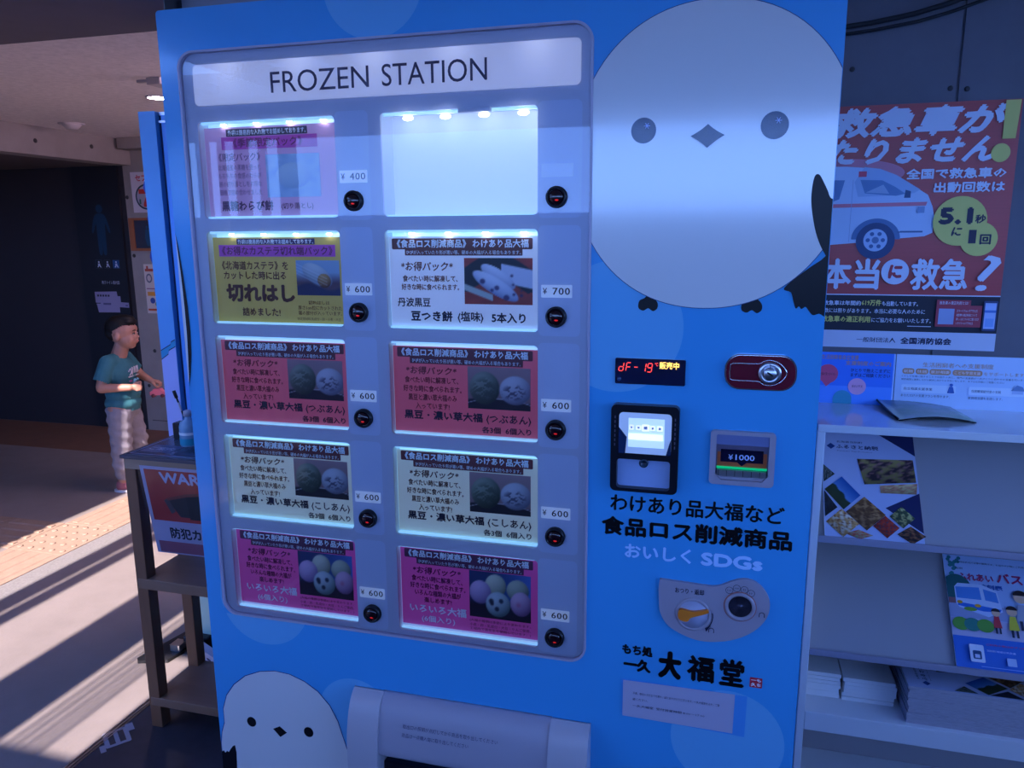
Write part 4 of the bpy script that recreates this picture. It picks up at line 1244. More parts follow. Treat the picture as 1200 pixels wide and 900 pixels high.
# framed sign
t = thing('framed_sign', 'dark sign in an orange-brown wooden frame under the shop sign', 'sign', (-3.2, 3.69, 1.37))
m = M(); m.prism([(-3.325, 1.365), (-3.09, 1.365), (-3.09, 1.602), (-3.325, 1.602)], 0, .02, mat('frame_wood', (0.30, 0.10, 0.04), 0.5), bw, holes=[[(-3.285, 1.385), (-3.11, 1.385), (-3.11, 1.585), (-3.285, 1.585)]])
m.build('frame', t, .002)
m = M(); m.prism([(-3.285, 1.385), (-3.11, 1.385), (-3.11, 1.585), (-3.285, 1.585)], .004, .010, mat('sign_navy', (0.025, 0.03, 0.055), 0.5), bw); pb = m.build('sign_board', t)
P = Print(bw, .0105); P.circ(-3.175, 1.535, .012, ink('1c4a68')); P.poly([(-3.19, 1.52), (-3.16, 1.52), (-3.15, 1.46), (-3.165, 1.40), (-3.185, 1.40), (-3.20, 1.46)], ink('1c4a68')); P.build('figure_print', pb)
# yellow flyer strip
m = M(); m.prism([(-3.245, .905), (-3.08, .905), (-3.08, 1.268), (-3.245, 1.268)], 0, .003, mat('flyer_paper', (0.62, 0.52, 0.48), 0.6), bw)
o = m.build('flyer'); tag(o, 'narrow cream paper flyer with small drawings on the wall above the child', 'flyer'); ORG[o.name] = Vector((0, 0, 0))
P = Print(bw, .0035)
P.rect(-3.235, -3.09, 1.215, 1.235, ink('b04838')); P.rect(-3.222, -3.205, 1.215, 1.255, ink('b04838'))
P.circ(-3.205, 1.165, .026, ink('6a6678'), .034); P.circ(-3.205, 1.165, .016, ink('c8b8b4'), .022)
P.rect(-3.235, -3.10, 1.085, 1.092, ink('8a4a70')); P.rect(-3.23, -3.10, 1.035, 1.065, ink('d8903a'))
P.circ(-3.19, 1.0, .022, ink('3a4a90')); P.circ(-3.15, .975, .020, ink('4a8a50')); P.rect(-3.235, -3.12, .925, .940, ink('c05030'))
P.build('flyer_print', o)

# ================================================================ POSTER AND CABLES ON THE RIGHT WALL
PF = Frame((1.023, WY, 1.189), (1, 0, 0), (0, 0, 1))
PWd, PHt = .513, .582
m = M(); m.prism([(0, 0), (PWd, 0), (PWd, PHt), (0, PHt)], .0005, .0018, mat('poster_red', (0.52, 0.045, 0.05), 0.35, var=.12, vscale=220, stretch=(.02, 1, 1)), PF)
po = m.build('poster'); tag(po, 'red poster of a white ambulance with large white slanted lettering', 'poster'); ORG[po.name] = Vector((0, 0, 0))
P = Print(PF, .0020)
LW, YL, NV = ink('d4d8ea'), ink('d8cc6a'), ink('14143a')
P.rect(0, PWd, 0, .043, ink('c8cce0')); P.rect(0, PWd, .043, .1315, ink('0c0c26')); P.rect(0, PWd, .1315, .134, LW)
P.text('一般財団法人', .203, .293, .014, .027, ink('202048'), .015, 1); P.text('全国消防協会', .304, .418, .012, .029, ink('202048'), .035, 1)
# ambulance
BW, WIN_, PINK = ink('b8cdea'), ink('5f86b8'), ink('dc7c90')
P.poly(ell(.14, .425, .14, .035), ink('d07e92'))
van = [(0, .245), (.215, .262), (.222, .265), (.335, .275), (.352, .283), (.353, .32), (.347, .345), (.335, .372), (.30, .395), (.262, .42), (.225, .435), (.15, .442), (0, .445)]
P.poly(van, BW)
P.poly([(.262, .42), (.225, .435), (.19, .440), (.17, .405), (.18, .37), (.27, .372), (.305, .377), (.317, .385)], ink('9db8dc'))
P.poly([(.183, .410), (.232, .408), (.262, .392), (.285, .376), (.265, .371), (.195, .378)], WIN_)
P.poly([(.197, .380), (.235, .398), (.25, .376)], ink('9ab2d2')); P.poly([(.285, .385), (.297, .381), (.297, .366), (.283, .366)], ink('31527e'))
P.poly([(.035, .412), (.148, .410), (.138, .365), (.118, .357), (.035, .357)], WIN_)
P.poly([(0, .352), (.335, .356), (.332, .347), (0, .343)], PINK)
P.poly([(.178, .43), (.196, .43), (.196, .417), (.178, .417)], ink('d8506a'))
P.poly(ell(.227, .268, .055, .050, 30, t0=0, t1=180), ink('4c72a4'))
P.circ(.227, .264, .044, ink('1f3f70')); P.circ(.227, .266, .027, ink('a9c2e2')); P.circ(.227, .266, .008, ink('5878a8'))
for k in range(6):
    P.circ(.227 + .017 * math.cos(k * 1.047), .266 + .017 * math.sin(k * 1.047), .0048, ink('41639a'))
P.rect(.166, .1672, .262, .41, ink('8aa6cc')); P.rect(.03, .0312, .25, .41, ink('8aa6cc')); P.rect(.315, .330, .33, .345, ink('7e9cc6')); P.rect(.275, .33, .284, .2865, ink('3a5a8c'))
P.rect(.28, .33, .286, .288, ink('54709c'))
# lettering
P.text('救急車が', .105, .492, .507, .577, LW, .038, 2, .28)
P.text('たりません', .098, .474, .445, .505, LW, .038, 2, .28)
P.poly([(.478, .580), (.509, .580), (.505, .495), (.478, .495)], YL); P.circ(.478, .464, .020, YL, .021)
P.text('全国で救急車の', .283, .495, .408, .433, LW, .03, 1); P.text('出動回数は', .345, .495, .376, .401, LW, .03, 1)
P.circ(.408, .310, .058, YL); P.circ(.452, .268, .040, YL)
P.text('5.1', .362, .435, .302, .342, NV, .038, 2); P.text('秒', .440, .463, .304, .325, NV, .03, 1)
P.text('に', .392, .415, .275, .296, NV, .03, 1, .2); P.text('1', .430, .446, .255, .292, NV, .015, 2); P.text('回', .454, .478, .255, .279, NV, .03, 1)
P.text('本当', .110, .243, .146, .222, LW, .03, 2)
P.circ(.277, .190, .031, LW); P.text('に', .262, .293, .173, .207, ink('b03440'), .05, 1, .1)
P.text('救急', .312, .438, .146, .222, LW, .03, 2); P.text('?', .455, .505, .143, .232, LW, .012, 2, .15)
P.text('救急車は年間約', .118, .206, .106, .118, LW, .02, 1); P.text('619万件', .207, .252, .106, .121, YL, .03, 1); P.text('も出動しています。', .254, .335, .106, .118, LW, .02, 1)
P.text('台数には限りがあります。本当に必要な人のために', .112, .352, .087, .099, LW, .015, 1)
P.text('救急車の適正利用', .117, .230, .064, .080, YL, .03, 1); P.text('にご協力をお願いいたします。', .233, .367, .065, .077, LW, .015, 1)
P.rect(.315, .368, .0565, .058, LW)
P.rect(.376, .475, .058, .110, ink('a83448')); P.rect(.376, .450, .108, .123, ink('a83448'))
P.text('救急車の適正利用とは?', .382, .445, .112, .120, LW, 0, 1)
P.rect(.382, .416, .064, .102, ink('9aa6cc'))
for i, s_ in enumerate(('スマートフォンでアクセス', '救急車の適正利用について', '詳しくはこちらをご覧くださ', 'いサイトへのアクセス')):
    P.text(s_, .421, .420 + .0038 * len(s_), .094 - .010 * i, .1005 - .010 * i, LW, 0, 1)
P.rect(.478, .508, .050, .122, ink('2c3c6a'), .003); P.rect(.481, .505, .055, .117, ink('a8bce8')); P.rect(.481, .505, .094, .100, ink('4a78c8')); P.rect(.484, .502, .060, .080, ink('7fa4e0'))
P.build('poster_print', po)

cb = M()
pts = [(0.40, 1.975), (0.75, 1.952), (1.02, 1.944), (1.12, 1.946), (1.20, 1.953), (1.29, 1.966), (1.36, 1.983), (1.45, 2.012), (1.56, 2.048), (1.68, 2.092), (1.80, 2.142)]
cb.tube([(x, WY - .012, z) for x, z in pts], .006, black_rub, 8)
co1 = cb.build('cable'); tag(co1, 'thicker black cable running up the dark concrete wall above the poster', 'cable')
cb = M(); cb.tube([(x + .01, WY - .008, z - .011 - .001 * i) for i, (x, z) in enumerate(pts)], .004, black_rub, 8)
co2 = cb.build('cable'); tag(co2, 'thinner black cable just below the thick one above the poster', 'cable')

# ================================================================ BROCHURE RACK
rk = thing('brochure_rack', 'white brochure display rack right of the blue machine', 'rack', (1.6, .83, 0))
RX0, RX1, RY0, RT = 1.118, 2.02, .70, 1.047
M().box(RX0, RX0 + .018, RY0, WY - .002, 0, RT - .018, rack_w).build('side_panel', rk, .002)
M().box(RX1 - .018, RX1, RY0, WY - .002, 0, RT - .018, rack_w).build('side_panel', rk, .002)
M().box(RX0, RX1, RY0 - .006, WY - .002, RT - .018, RT, mat('rack_top_gloss', (0.72, 0.72, 0.74), 0.12, coat=0.8)).build('top_board', rk, .002)
M().box(RX0 + .018, RX1 - .018, WY - .008, WY - .003, .02, RT - .018, rack_g).build('back_panel', rk)
def tier(zlip):
    fr = Frame((0, 0, 0), (0, 1, 0), (0, 0, 1))   # n = +X
    m = M(); m.prism([(RY0 + .012, zlip), (RY0 + .018, zlip - .004), (.940, zlip + .214), (.934, zlip + .218)], RX0 + .019, RX1 - .019, rack_g, fr); m.build('sloping_plate', rk)
    m = M(); m.prism([(RY0, zlip - .006), (RY0 + .022, zlip - .006), (RY0 + .022, zlip + .001), (RY0 + .006, zlip + .001), (RY0 + .006, zlip + .010), (RY0, zlip + .010)], RX0 + .019, RX1 - .019, white_pl2, fr); m.build('lip', rk, .001)
tier(.768); tier(.478)
M().box(RX0 + .018, RX1 - .018, RY0, WY - .008, .270, .320, rack_w).build('shelf_board', rk, .002)
M().box(RX0 + .018, RX1 - .018, RY0 + .01, WY - .008, .02, .05, rack_w).build('shelf_board', rk, .002)
def cover_one(F, w, h, parent):
    """furusato brochure cover"""
    P = Print(F, .0004)
    P.rect(0, w, 0, h, ink('b4bcdc'))
    s = w / .21
    nvy = ink('1a2052')
    P.poly([(w * .62, h), (w, h), (w, h * .80)], nvy)
    P.poly([(w * .64, h * .30), (w, h * .455), (w, h * .10)], nvy)
    P.text('北海道当別町', .035 * s, .095 * s, h * .893, h * .913, nvy, .01, 1)
    P.text('ふるさと納税', .034 * s, .130 * s, h * .835, h * .875, nvy, .02, 1)
    P.text('Furusato Tax Donation', .036 * s, .115 * s, h * .808, h * .816, nvy, 0, 1)
    P.poly([(.012 * s, h * .855), (.022 * s, h * .885), (.032 * s, h * .855), (.022 * s, h * .825)], ink('1c3a80'))
    P.build('cover_print', parent)
    def dia(cx, cy, a, painter, nm='photo_print', b=None):
        b = a if b is None else b
        photo(nm, F, 0, 1, 0, 1, painter, parent, 22, 22, .0022, quad=((cx * w - a * s, cy * h), (cx * w, cy * h - b * s), (cx * w + a * s, cy * h), (cx * w, cy * h + b * s)))
    photo('photo_print', F, 0, 1, 0, 1, paint_food(2, (.35, .35, .28), (.08, .10, .14), (.55, .60, .60)), parent, 14, 14, .0022, quad=((.002 * s, h * .50), (.028 * s, h * .58), (.002 * s, h * .67), (.002 * s, h * .67)))
    photo('photo_print', F, 0, 1, 0, 1, paint_food(3, (.12, .13, .16), (.06, .08, .14), (.22, .24, .28)), parent, 14, 14, .0022, quad=((.002 * s, h * .18), (.030 * s, h * .27), (.002 * s, h * .42), (.002 * s, h * .42)))
    photo('photo_print', F, 0, 1, 0, 1, lambda U, V: paint_mountain(U, V), parent, 30, 30, .0022, quad=((.003 * s, h * .43), (.043 * s, h * .255), (.082 * s, h * .395), (.043 * s, h * .56)))
    dia(.43, .235, .043, paint_food(5, (.42, .27, .14), (.70, .52, .34), (.30, .14, .08)))
    dia(.185, .135, .036, paint_food(6, (.75, .55, .32), (.85, .80, .72), (.45, .20, .10)))
    dia(.63, .130, .028, paint_food(8, (.60, .15, .10), (.75, .25, .15), (.25, .25, .35)))
    dia(.80, .225, .027, paint_food(9, (.25, .30, .18), (.75, .72, .45), (.12, .18, .16)))
    dia(.875, .075, .030, paint_food(10, (.14, .08, .08), (.60, .40, .25), (.35, .12, .10)), b=.022)
    dia(.35, .045, .030, paint_food(11, (.70, .55, .45), (.75, .20, .18), (.45, .62, .30)), b=.012)
    photo('photo_print', F, 0, 1, 0, 1, paint_food(12, (.20, .12, .16), (.62, .56, .30), (.60, .42, .40)), parent, 24, 20, .0022, quad=((w * .44, h * .50), (w * .98, h * .55), (w * .97, h * .76), (w * .38, h * .74)))
    photo('photo_print', F, 0, 1, 0, 1, paint_food(13, (.78, .55, .42), (.82, .75, .50), (.65, .40, .28)), parent, 20, 10, .0022, quad=((w * .60, h * .43), (w * .97, h * .44), (w * .99, h * .54), (w * .60, h * .50)))
def leaning(x, zlip, w, h, name, label, group=None, thick=.004):
    """an A4 brochure leaning on a sloping plate"""
    ang = Vector((0, .222, .218)).normalized()
    F = Frame(Vector((x, RY0 + .0075, zlip + .0035)) + Vector((0, -ang.z, ang.y)) * thick, (1, 0, 0), ang)
    m = M(); m.prism([(0, 0), (w, 0), (w, h), (0, h)], -thick, 0, paper, F)
    o = m.build(name); tag(o, label, 'brochure', group); ORG[o.name] = Vector((0, 0, 0))
    return o, F
o, F = leaning(1.152, .768, .213, .290, 'brochure', 'brochure with diamond-shaped food and landscape photos on the upper tier of the white rack')
cover_one(F, .213, .290, o)
o, F = leaning(1.457, .478, .21, .280, 'brochure', 'pale blue bus timetable brochure with cartoon family on the middle tier')
w, h = .21, .280
P = Print(F, .0004)
P.rect(0, w, 0, h, ink('a9bfe6')); P.rect(0, w, 0, h * .275, ink('2668c4')); P.rect(0, w, h * .275, h * .43, ink('b9b2cc'))
for i in range(14):
    random.seed(i); P.circ(.006 + .030 * random.random(), h * (.80 + .18 * random.random()), .0045, ink('2f7d84'), n=12)
P.text('この時刻表はバス停の案内です。お出かけの際にご利用ください', .024, .20, h * .925, h * .942, NV, 0, 1)
P.text('当別', .024, .040, h * .865, h * .885, NV, .01, 1)
P.text('ふれあい', .027, .105, h * .765, h * .835, ink('b03064'), .03, 1); P.text('バス', .112, .168, h * .77, h * .86, ink('b03064'), .03, 1)
P.text('時刻表', .070, .122, h * .70, h * .745, ink('2858a8'), .03, 1)
P.poly(clip(ell(.022, h * .655, .035, .045), 0, 0, False), ink('1f5c60')); P.rect(0, .022, h * .55, h * .60, ink('8a5a60'))
P.rect(.0, w, h * .43, h * .55, ink('9aa0c4'))
P.poly([(.016, h * .70), (.024, h * .735), (.075, h * .74), (.108, h * .69), (.114, h * .51), (.082, h * .455), (.022, h * .52), (.016, h * .55)], ink('c4d2f0'))
P.poly([(.018, h * .70), (.070, h * .71), (.072, h * .60), (.019, h * .60)], ink('4f8ad6')); P.poly([(.078, h * .70), (.105, h * .675), (.108, h * .585), (.080, h * .60)], ink('4f8ad6'))
P.poly([(.019, h * .535), (.072, h * .50), (.108, h * .505), (.112, h * .53), (.076, h * .545), (.020, h * .565)], ink('2b6fd0'))
P.circ(.024, h * .565, .006, ink('e0a030'), .004); P.circ(.062, h * .545, .007, ink('e0a030'), .004); P.circ(.045, h * .51, .014, ink('7aa838'), .005)
for x, c in ((.02, '5c9a3a'), (.045, '2f7f74'), (.072, '5c9a3a')): P.circ(x, h * .375, .018, ink(c), .016)
for x, z, c, r_ in ((.098, .44, 'c83040', 1), (.132, .45, 'd8c838', 1.25), (.155, .56, 'a8a8b8', 1.6)):
    P.poly([(x - .009 * r_, h * z - .02 * r_), (x + .009 * r_, h * z - .02 * r_), (x + .005 * r_, h * z + .008), (x - .005 * r_, h * z + .008)], ink(c))
    P.circ(x, h * z + .016 * r_, .009 * r_, ink('e8b898')); P.poly(ell(x, h * z + .019 * r_, .0095 * r_, .008 * r_, 16, t0=0, t1=180), ink('2a1c24'))
    P.rect(x - .006 * r_, x - .002 * r_, h * z - .034 * r_, h * z - .02 * r_, ink('1c2440')); P.rect(x + .002 * r_, x + .006 * r_, h * z - .034 * r_, h * z - .02 * r_, ink('1c2440'))
P.rect(.030, .060, h * .06, h * .205, ink('d8dcec'), .003); P.rect(.036, .054, h * .085, h * .155, ink('284a78'), .003); P.rect(.040, .050, h * .095, h * .125, ink('c8d0e8'))
P.text('ご利用の際は必ずご確認ください', .066, .19, h * .205, h * .222, ink('c83a60'), .01, 1)
P.text('当別町地域公共交通', .066, .125, h * .155, h * .172, ink('c8d8f4'), .01, 1); P.rect(.105, .124, h * .055, h * .12, ink('a8bce0'), .001)
P.rect(.050, .20, h * .025, h * .030, ink('8ab0e8'))
P.build('cover_print', o)
# stacks on the shelf board
def paper_stack(x0, x1, y0, y1, z0, n, dz, m_, name, label, cat, group=None, jit=.003):
    root = thing(name, label, cat, ((x0 + x1) / 2, (y0 + y1) / 2, z0), group)
    for i in range(n):
        jx, jy = random.uniform(-jit, jit), random.uniform(-jit, jit)
        M().box(x0 + jx, x1 + jx, y0 + jy, y1 + jy, z0 + i * dz, z0 + (i + 1) * dz - .0004, m_).build('sheet_bundle', root)
    return root
paper_stack(1.142, 1.2235, .775, .93, .320, 7, .0095, paper, 'paper_stack', 'white paper stack against the left side of the lower rack shelf', 'paper')
paper_stack(1.232, 1.352, .775, .93, .320, 6, .0100, paper, 'paper_stack', 'wider white paper stack next to the brochure pile', 'paper')
for i in range(13):
    z = .3202 + i * .0075
    F = Frame((1.365 + random.uniform(-.003, .003), .712 + random.uniform(-.002, .003), z), (1, 0, 0), (0, 1, 0))
    m = M(); m.prism([(0, 0), (.297, 0), (.297, .205), (0, .205)], 0, .0071, mat('page_edges', (0.48, 0.44, 0.50), 0.7, var=.3, vscale=60, stretch=(1, 1, 12)), F)
    lab = ('brochure on top of the pile on the lower shelf, diamond photos on its cover' if i == 12 else ('second third fourth fifth sixth seventh eighth ninth tenth eleventh twelfth lowest'.split()[11 - i] + (' brochure' if i == 0 else ' brochure from the top') + ' in the pile on the lower rack shelf'))
    o = m.build('brochure'); tag(o, lab, 'brochure', 'brochures piled on the lower shelf'); ORG[o.name] = Vector((0, 0, 0))
    if i == 12:
        cover_one(Frame(F.p(.297, 0, .0072), (0, 1, 0), (-1, 0, 0)), .205, .297, o)
# two boards of information standing on the rack top
F = Frame((1.128, WY - .022, RT), (1, 0, 0), (0, .06, 1))
m = M(); m.prism([(0, 0), (.190, 0), (.190, .130), (0, .130)], -.003, 0, ink('2c7cee'), F)
o = m.build('leaflet'); tag(o, 'blue leaflet with pink balloons standing on the rack under the poster', 'leaflet'); ORG[o.name] = Vector((0, 0, 0))
P = Print(F, .0004)
P.rect(.186, .190, 0, .130, ink('a8c8f4')); P.rect(0, .186, .0, .045, ink('4c94f6'))
P.text('生活困窮者自立支援', .018, .105, .112, .124, ink('b08a8c'), .02, 1); P.text('支援制度のご案内', .075, .180, .098, .110, ink('b08a8c'), .02, 1)
P.text('ひとりで抱えこまずに', .088, .180, .081, .091, ink('12307c'), .02, 1); P.text('まずはご相談ください', .088, .180, .069, .079, ink('12307c'), .02, 1)
P.circ(.035, .075, .024, ink('d84c78')); P.poly([(.018, .060), (.052, .060), (.032, .042)], ink('d84c78')); P.text('仕事が見つからない', .016, .055, .070, .078, ink('501030'), 0, 1)
P.circ(.105, .045, .021, ink('e6a4c8')); P.text('家計が不安', .093, .118, .042, .049, ink('702050'), 0, 1)
P.poly(ell(.072, .012, .022, .022, 20, t0=0, t1=180), ink('2c94b4')); P.rect(.050, .094, .0, .012, ink('2c94b4'))
P.build('leaflet_print', o)
F = Frame((1.320, WY - .022, RT), (1, 0, 0), (0, .06, 1))
m = M(); m.prism([(0, 0), (.300, 0), (.300, .130), (0, .130)], -.003, 0, ink('bcd2f2'), F)
o = m.build('leaflet'); tag(o, 'white leaflet with orange headings beside the blue leaflet', 'leaflet'); ORG[o.name] = Vector((0, 0, 0))
P = Print(F, .0004)
OR = ink('c8906c')
P.text('生活困窮者への支援制度', .060, .215, .100, .112, OR, .01, 1)
for a, b in ((.015, .042), (.045, .073), (.076, .123), (.127, .192)): P.rect(a, b, .082, .096, OR, .006)
for a, b, s_ in ((.018, .039, '就職'), (.048, .070, '住居'), (.079, .120, '家計相談'), (.131, .188, 'こども学習支援')): P.text(s_, a, b, .085, .093, ink('f0e0e0'), .01, 1)
P.text('をサポートします。', .195, .285, .084, .093, OR, 0, 1)
P.text('くらしや仕事に関することでお困りの方に、専門の支援員が一人ひとりに合わせた支援を行います', .014, .285, .074, .079, ink('283868'), 0, 1)
P.text('関係機関と連携しながら解決に向けたお手伝いをします。まずはお気軽にご相談ください', .014, .24, .066, .071, ink('283868'), 0, 1)
for x in (.015, .165):
    P.rect(x, x + .122, .036, .056, ink('d4e2f8'), .004); P.text('自立相談支援事業' if x < .1 else '住居確保給付金の支給', x + .006, x + .070, .042, .049, ink('283868'), .01, 1)
    P.text('あなただけの支援プランを作ります。' if x < .1 else '家賃相当額を支給します。', x, x + (.11 if x < .1 else .075), .025, .032, ink('283868'), 0, 1)
P.circ(.126, .058, .004, ink('3060b0'), n=10); P.poly([(.118, .038), (.134, .038), (.130, .054), (.122, .054)], ink('3060b0'))
P.poly([(.255, .050), (.285, .050), (.280, .060), (.268, .064)], ink('6a88b8')); P.rect(.258, .282, .042, .050, ink('a8bce0'))
P.build('leaflet_print', o)
# open magazine lying on the rack top
mg = M()
F = Frame((1.300, .772, RT), (1, .10, 0), (-.10, 1, 0))
nn = 10
vs = []; fs = []
for layer, zz in ((0, 0), (1, .0035)):
    for j in range(2):
        for i in range(nn + 1):
            u = i / nn
            lift = .010 * math.sin(math.pi * u) * (1 if j == 0 else .6) + (.012 * (1 - u) ** 2 if j else 0)
            vs.append(F.p(.165 * u, .205 * j + (.0), lift + zz + .0006))
K = nn + 1
for i in range(nn):
    fs += [(i, i + 1, K + i + 1, K + i)[::-1], (2 * K + i, 2 * K + i + 1, 3 * K + i + 1, 3 * K + i), (i, i + 1, 2 * K + i + 1, 2 * K + i), (K + i, K + i + 1, 3 * K + i + 1, 3 * K + i)[::-1]]
fs += [(0, K, 3 * K, 2 * K), (nn, K + nn, 3 * K + nn, 2 * K + nn)]
mg.add(vs, fs, mat('magazine_paper', (0.40, 0.42, 0.50), 0.25, var=.5, vscale=14, vcol=(0.25, 0.36, 0.34)), True)
mo = mg.build('magazine'); tag(mo, 'thin glossy magazine lying on top of the white rack', 'magazine'); ORG[mo.name] = Vector((0, 0, 0))
sp_ = M(); sp_.tube([F.p(-.001, .205 * t / 6, .004 + .012 * (t / 6) ** 1.5) for t in range(7)], .0028, black_pl, 6); sp_.build('spine', mo)
sp_ = M(); sp_.tube([F.p(.165 * t / 8, -.001, .0012 + .010 * math.sin(math.pi * t / 8)) for t in range(9)], .0018, black_pl, 6); sp_.build('page_edge', mo)

# ================================================================ THE CHILD
skin = mat('skin', (0.40, 0.19, 0.14), 0.5, var=.08, vscale=20)
hair = mat('hair_black', (0.006, 0.005, 0.006), 0.6, bump=.6, bscale=250, spec=.25)
shirt = mat('teal_shirt', (0.025, 0.14, 0.18), 0.85, var=.15, vscale=20)
trous = mat('grey_sweatpants', (0.25, 0.23, 0.28), 0.9, var=.18, vscale=24, bump=.2, bscale=200)
sole = mat('shoe_white', (0.65, 0.62, 0.66), 0.6)
shoe_b = mat('shoe_blue', (0.03, 0.28, 0.50), 0.6)
shoe_r = mat('shoe_red', (0.32, 0.10, 0.12), 0.6)
toy_p = mat('toy_pink', (0.72, 0.16, 0.25), 0.4)

def capsule(bm, p0, r0, p1, r1, seg=14, cap=5, sy=1.0):
    p0 = Vector(p0); p1 = Vector(p1); d = p1 - p0; L = d.length; d.normalize()
    a = d.orthogonal().normalized(); b = d.cross(a)
    rings = []
    for i in range(cap + 1):
        t = math.pi / 2 * i / cap
        rings.append((p0 - d * r0 * math.cos(t), r0 * math.sin(t)))
    for i in range(cap + 1):
        t = math.pi / 2 * i / cap
        rings.append((p1 + d * r1 * math.sin(t), r1 * math.cos(t)))
    vr = []
    for c, r in rings:
        r = max(r, 1e-4)
        vr.append([bm.verts.new(c + (a * math.cos(2 * math.pi * k / seg) + b * math.sin(2 * math.pi * k / seg)) * r) for k in range(seg)])
    for i in range(len(vr) - 1):
        for k in range(seg):
            q = (k + 1) % seg
            bm.faces.new((vr[i][k], vr[i][q], vr[i + 1][q], vr[i + 1][k]))
    bm.faces.new(list(reversed(vr[0]))); bm.faces.new(vr[-1])
def ellipsoid(bm, c, r, rot=(0, 0, 0), seg=20):
    res = bmesh.ops.create_uvsphere(bm, u_segments=seg, v_segments=seg // 2 + 2, radius=1.0)
    mt = Matrix.Translation(Vector(c)) @ Matrix.Rotation(rot[2], 4, 'Z') @ Matrix.Rotation(rot[1], 4, 'Y') @ Matrix.Rotation(rot[0], 4, 'X') @ Matrix.Diagonal((*r, 1))
    bmesh.ops.transform(bm, matrix=mt, verts=res['verts'])
def blob(name, prims, m, parent, voxel=.005, smooth=3, post=None):
    """fuse overlapping tapered forms into one continuous surface"""
    bm = bmesh.new()
    for p in prims:
        if p[0] == 'c': capsule(bm, *p[1:])
        else: ellipsoid(bm, *p[1:])
    me = bpy.data.meshes.new(name); bm.to_mesh(me); bm.free()
    o = bpy.data.objects.new(name, me); COL.objects.link(o)
    md = o.modifiers.new('fuse', 'REMESH'); md.mode = 'VOXEL'; md.voxel_size = voxel; md.use_smooth_shade = True
    if smooth:
        sm = o.modifiers.new('soften', 'SMOOTH'); sm.factor = .5; sm.iterations = smooth
    dg = bpy.context.evaluated_depsgraph_get()
    nm = bpy.data.meshes.new_from_object(o.evaluated_get(dg))
    bpy.data.objects.remove(o)
    if post:
        for v in nm.vertices: v.co = Vector(post(v.co))
    nm.materials.clear(); nm.materials.append(m)
    for p in nm.polygons: p.use_smooth = True
    o = bpy.data.objects.new(name, nm); COL.objects.link(o)
    if parent: o.parent = parent
    return o

ROT = math.atan2(.30, .953)
BX, BY = -2.45, 2.50
kid = thing('person', 'small child in teal T-shirt and grey sweatpants holding a pink toy, looking right', 'person', (BX, BY, 0), rotz=ROT)
HZ = .933
prims = [
    # legs
    ('c', (-.005, -.055, .49), .062, (-.010, -.062, .28), .045), ('c', (-.010, -.062, .28), .040, (-.018, -.062, .07), .028),
    ('c', (-.005, .055, .49), .062, (.030, .060, .29), .045), ('c', (.030, .060, .29), .040, (.025, .062, .07), .028),
    # trunk
    ('e', (-.008, 0, .50), (.078, .098, .075)), ('e', (.006, 0, .585), (.084, .092, .09)), ('e', (-.002, 0, .700), (.074, .098, .095)),
    ('c', (-.008, -.066, .778), .034, (-.008, .066, .778), .034),
    ('c', (-.002, 0, .785), .044, (.028, 0, .86), .040),
    # right arm (nearer), bent forward
    ('c', (-.022, -.094, .768), .036, (-.050, -.132, .640), .029), ('c', (-.050, -.132, .632), .028, (.095, -.105, .630), .020),
    ('e', (.119, -.094, .631), (.026, .016, .021)),
    # left arm reaching forward
    ('c', (-.004, .094, .768), .036, (.050, .130, .668), .027), ('c', (.050, .130, .668), .026, (.120, .115, .628), .018),
    ('e', (.143, .110, .620), (.024, .018, .016)),
]
KS, KX = .87, .045
def hd(x, y, z): return (x * KS + KX, y * KS, HZ - .004 + z * KS)
def he(c, r_): return ('e', hd(*c), tuple(q * KS for q in r_))
prims += [he((-.014, 0, .018), (.094, .079, .090)), he((.016, 0, -.034), (.068, .066, .068)), he((.036, 0, -.080), (.032, .034, .024)),
    he((.046, -.032, -.044), (.030, .026, .028)), he((.046, .032, -.044), (.030, .026, .028)), he((.060, 0, .028), (.024, .045, .030)),
    he((.086, 0, -.024), (.013, .012, .010)), he((.079, 0, -.008), (.010, .008, .020)), he((.080, 0, -.050), (.009, .017, .006)), he((.076, 0, -.061), (.009, .014, .007)),
    he((-.012, -.080, -.018), (.018, .010, .027)), he((-.012, .080, -.018), (.018, .010, .027))]
for k in range(4):   # right hand fingers curled
    y = -.103 + .0; z = .642 - .0095 * k
    l = (.019, .021, .020, .016)[k]
    prims += [('c', (.131, y + .002, z), .0075, (.131 + l, y + .010, z + .001), .0068), ('c', (.131 + l, y + .010, z + .001), .0066, (.133 + l * .6, y + .026, z - .003), .006)]
prims += [('c', (.115, -.080, .648), .008, (.137, -.072, .657), .007), ('c', (.137, -.072, .657), .0068, (.149, -.080, .652), .006)]
for k in range(4):   # left hand fingers closing on the toy
    y = .097 + .0095 * k
    l = (.020, .022, .021, .016)[k]
    prims += [('c', (.158, y, .622), .0072, (.158 + l, y, .612), .0066), ('c', (.158 + l, y, .612), .0064, (.156 + l, y, .594), .006)]
prims += [('c', (.140, .092, .615), .0078, (.156, .086, .600), .007), ('c', (.156, .086, .600), .0068, (.168, .092, .590), .006)]
def face_post(co):
    return co
bodyo = blob('body', prims, skin, kid, .0042, 2)
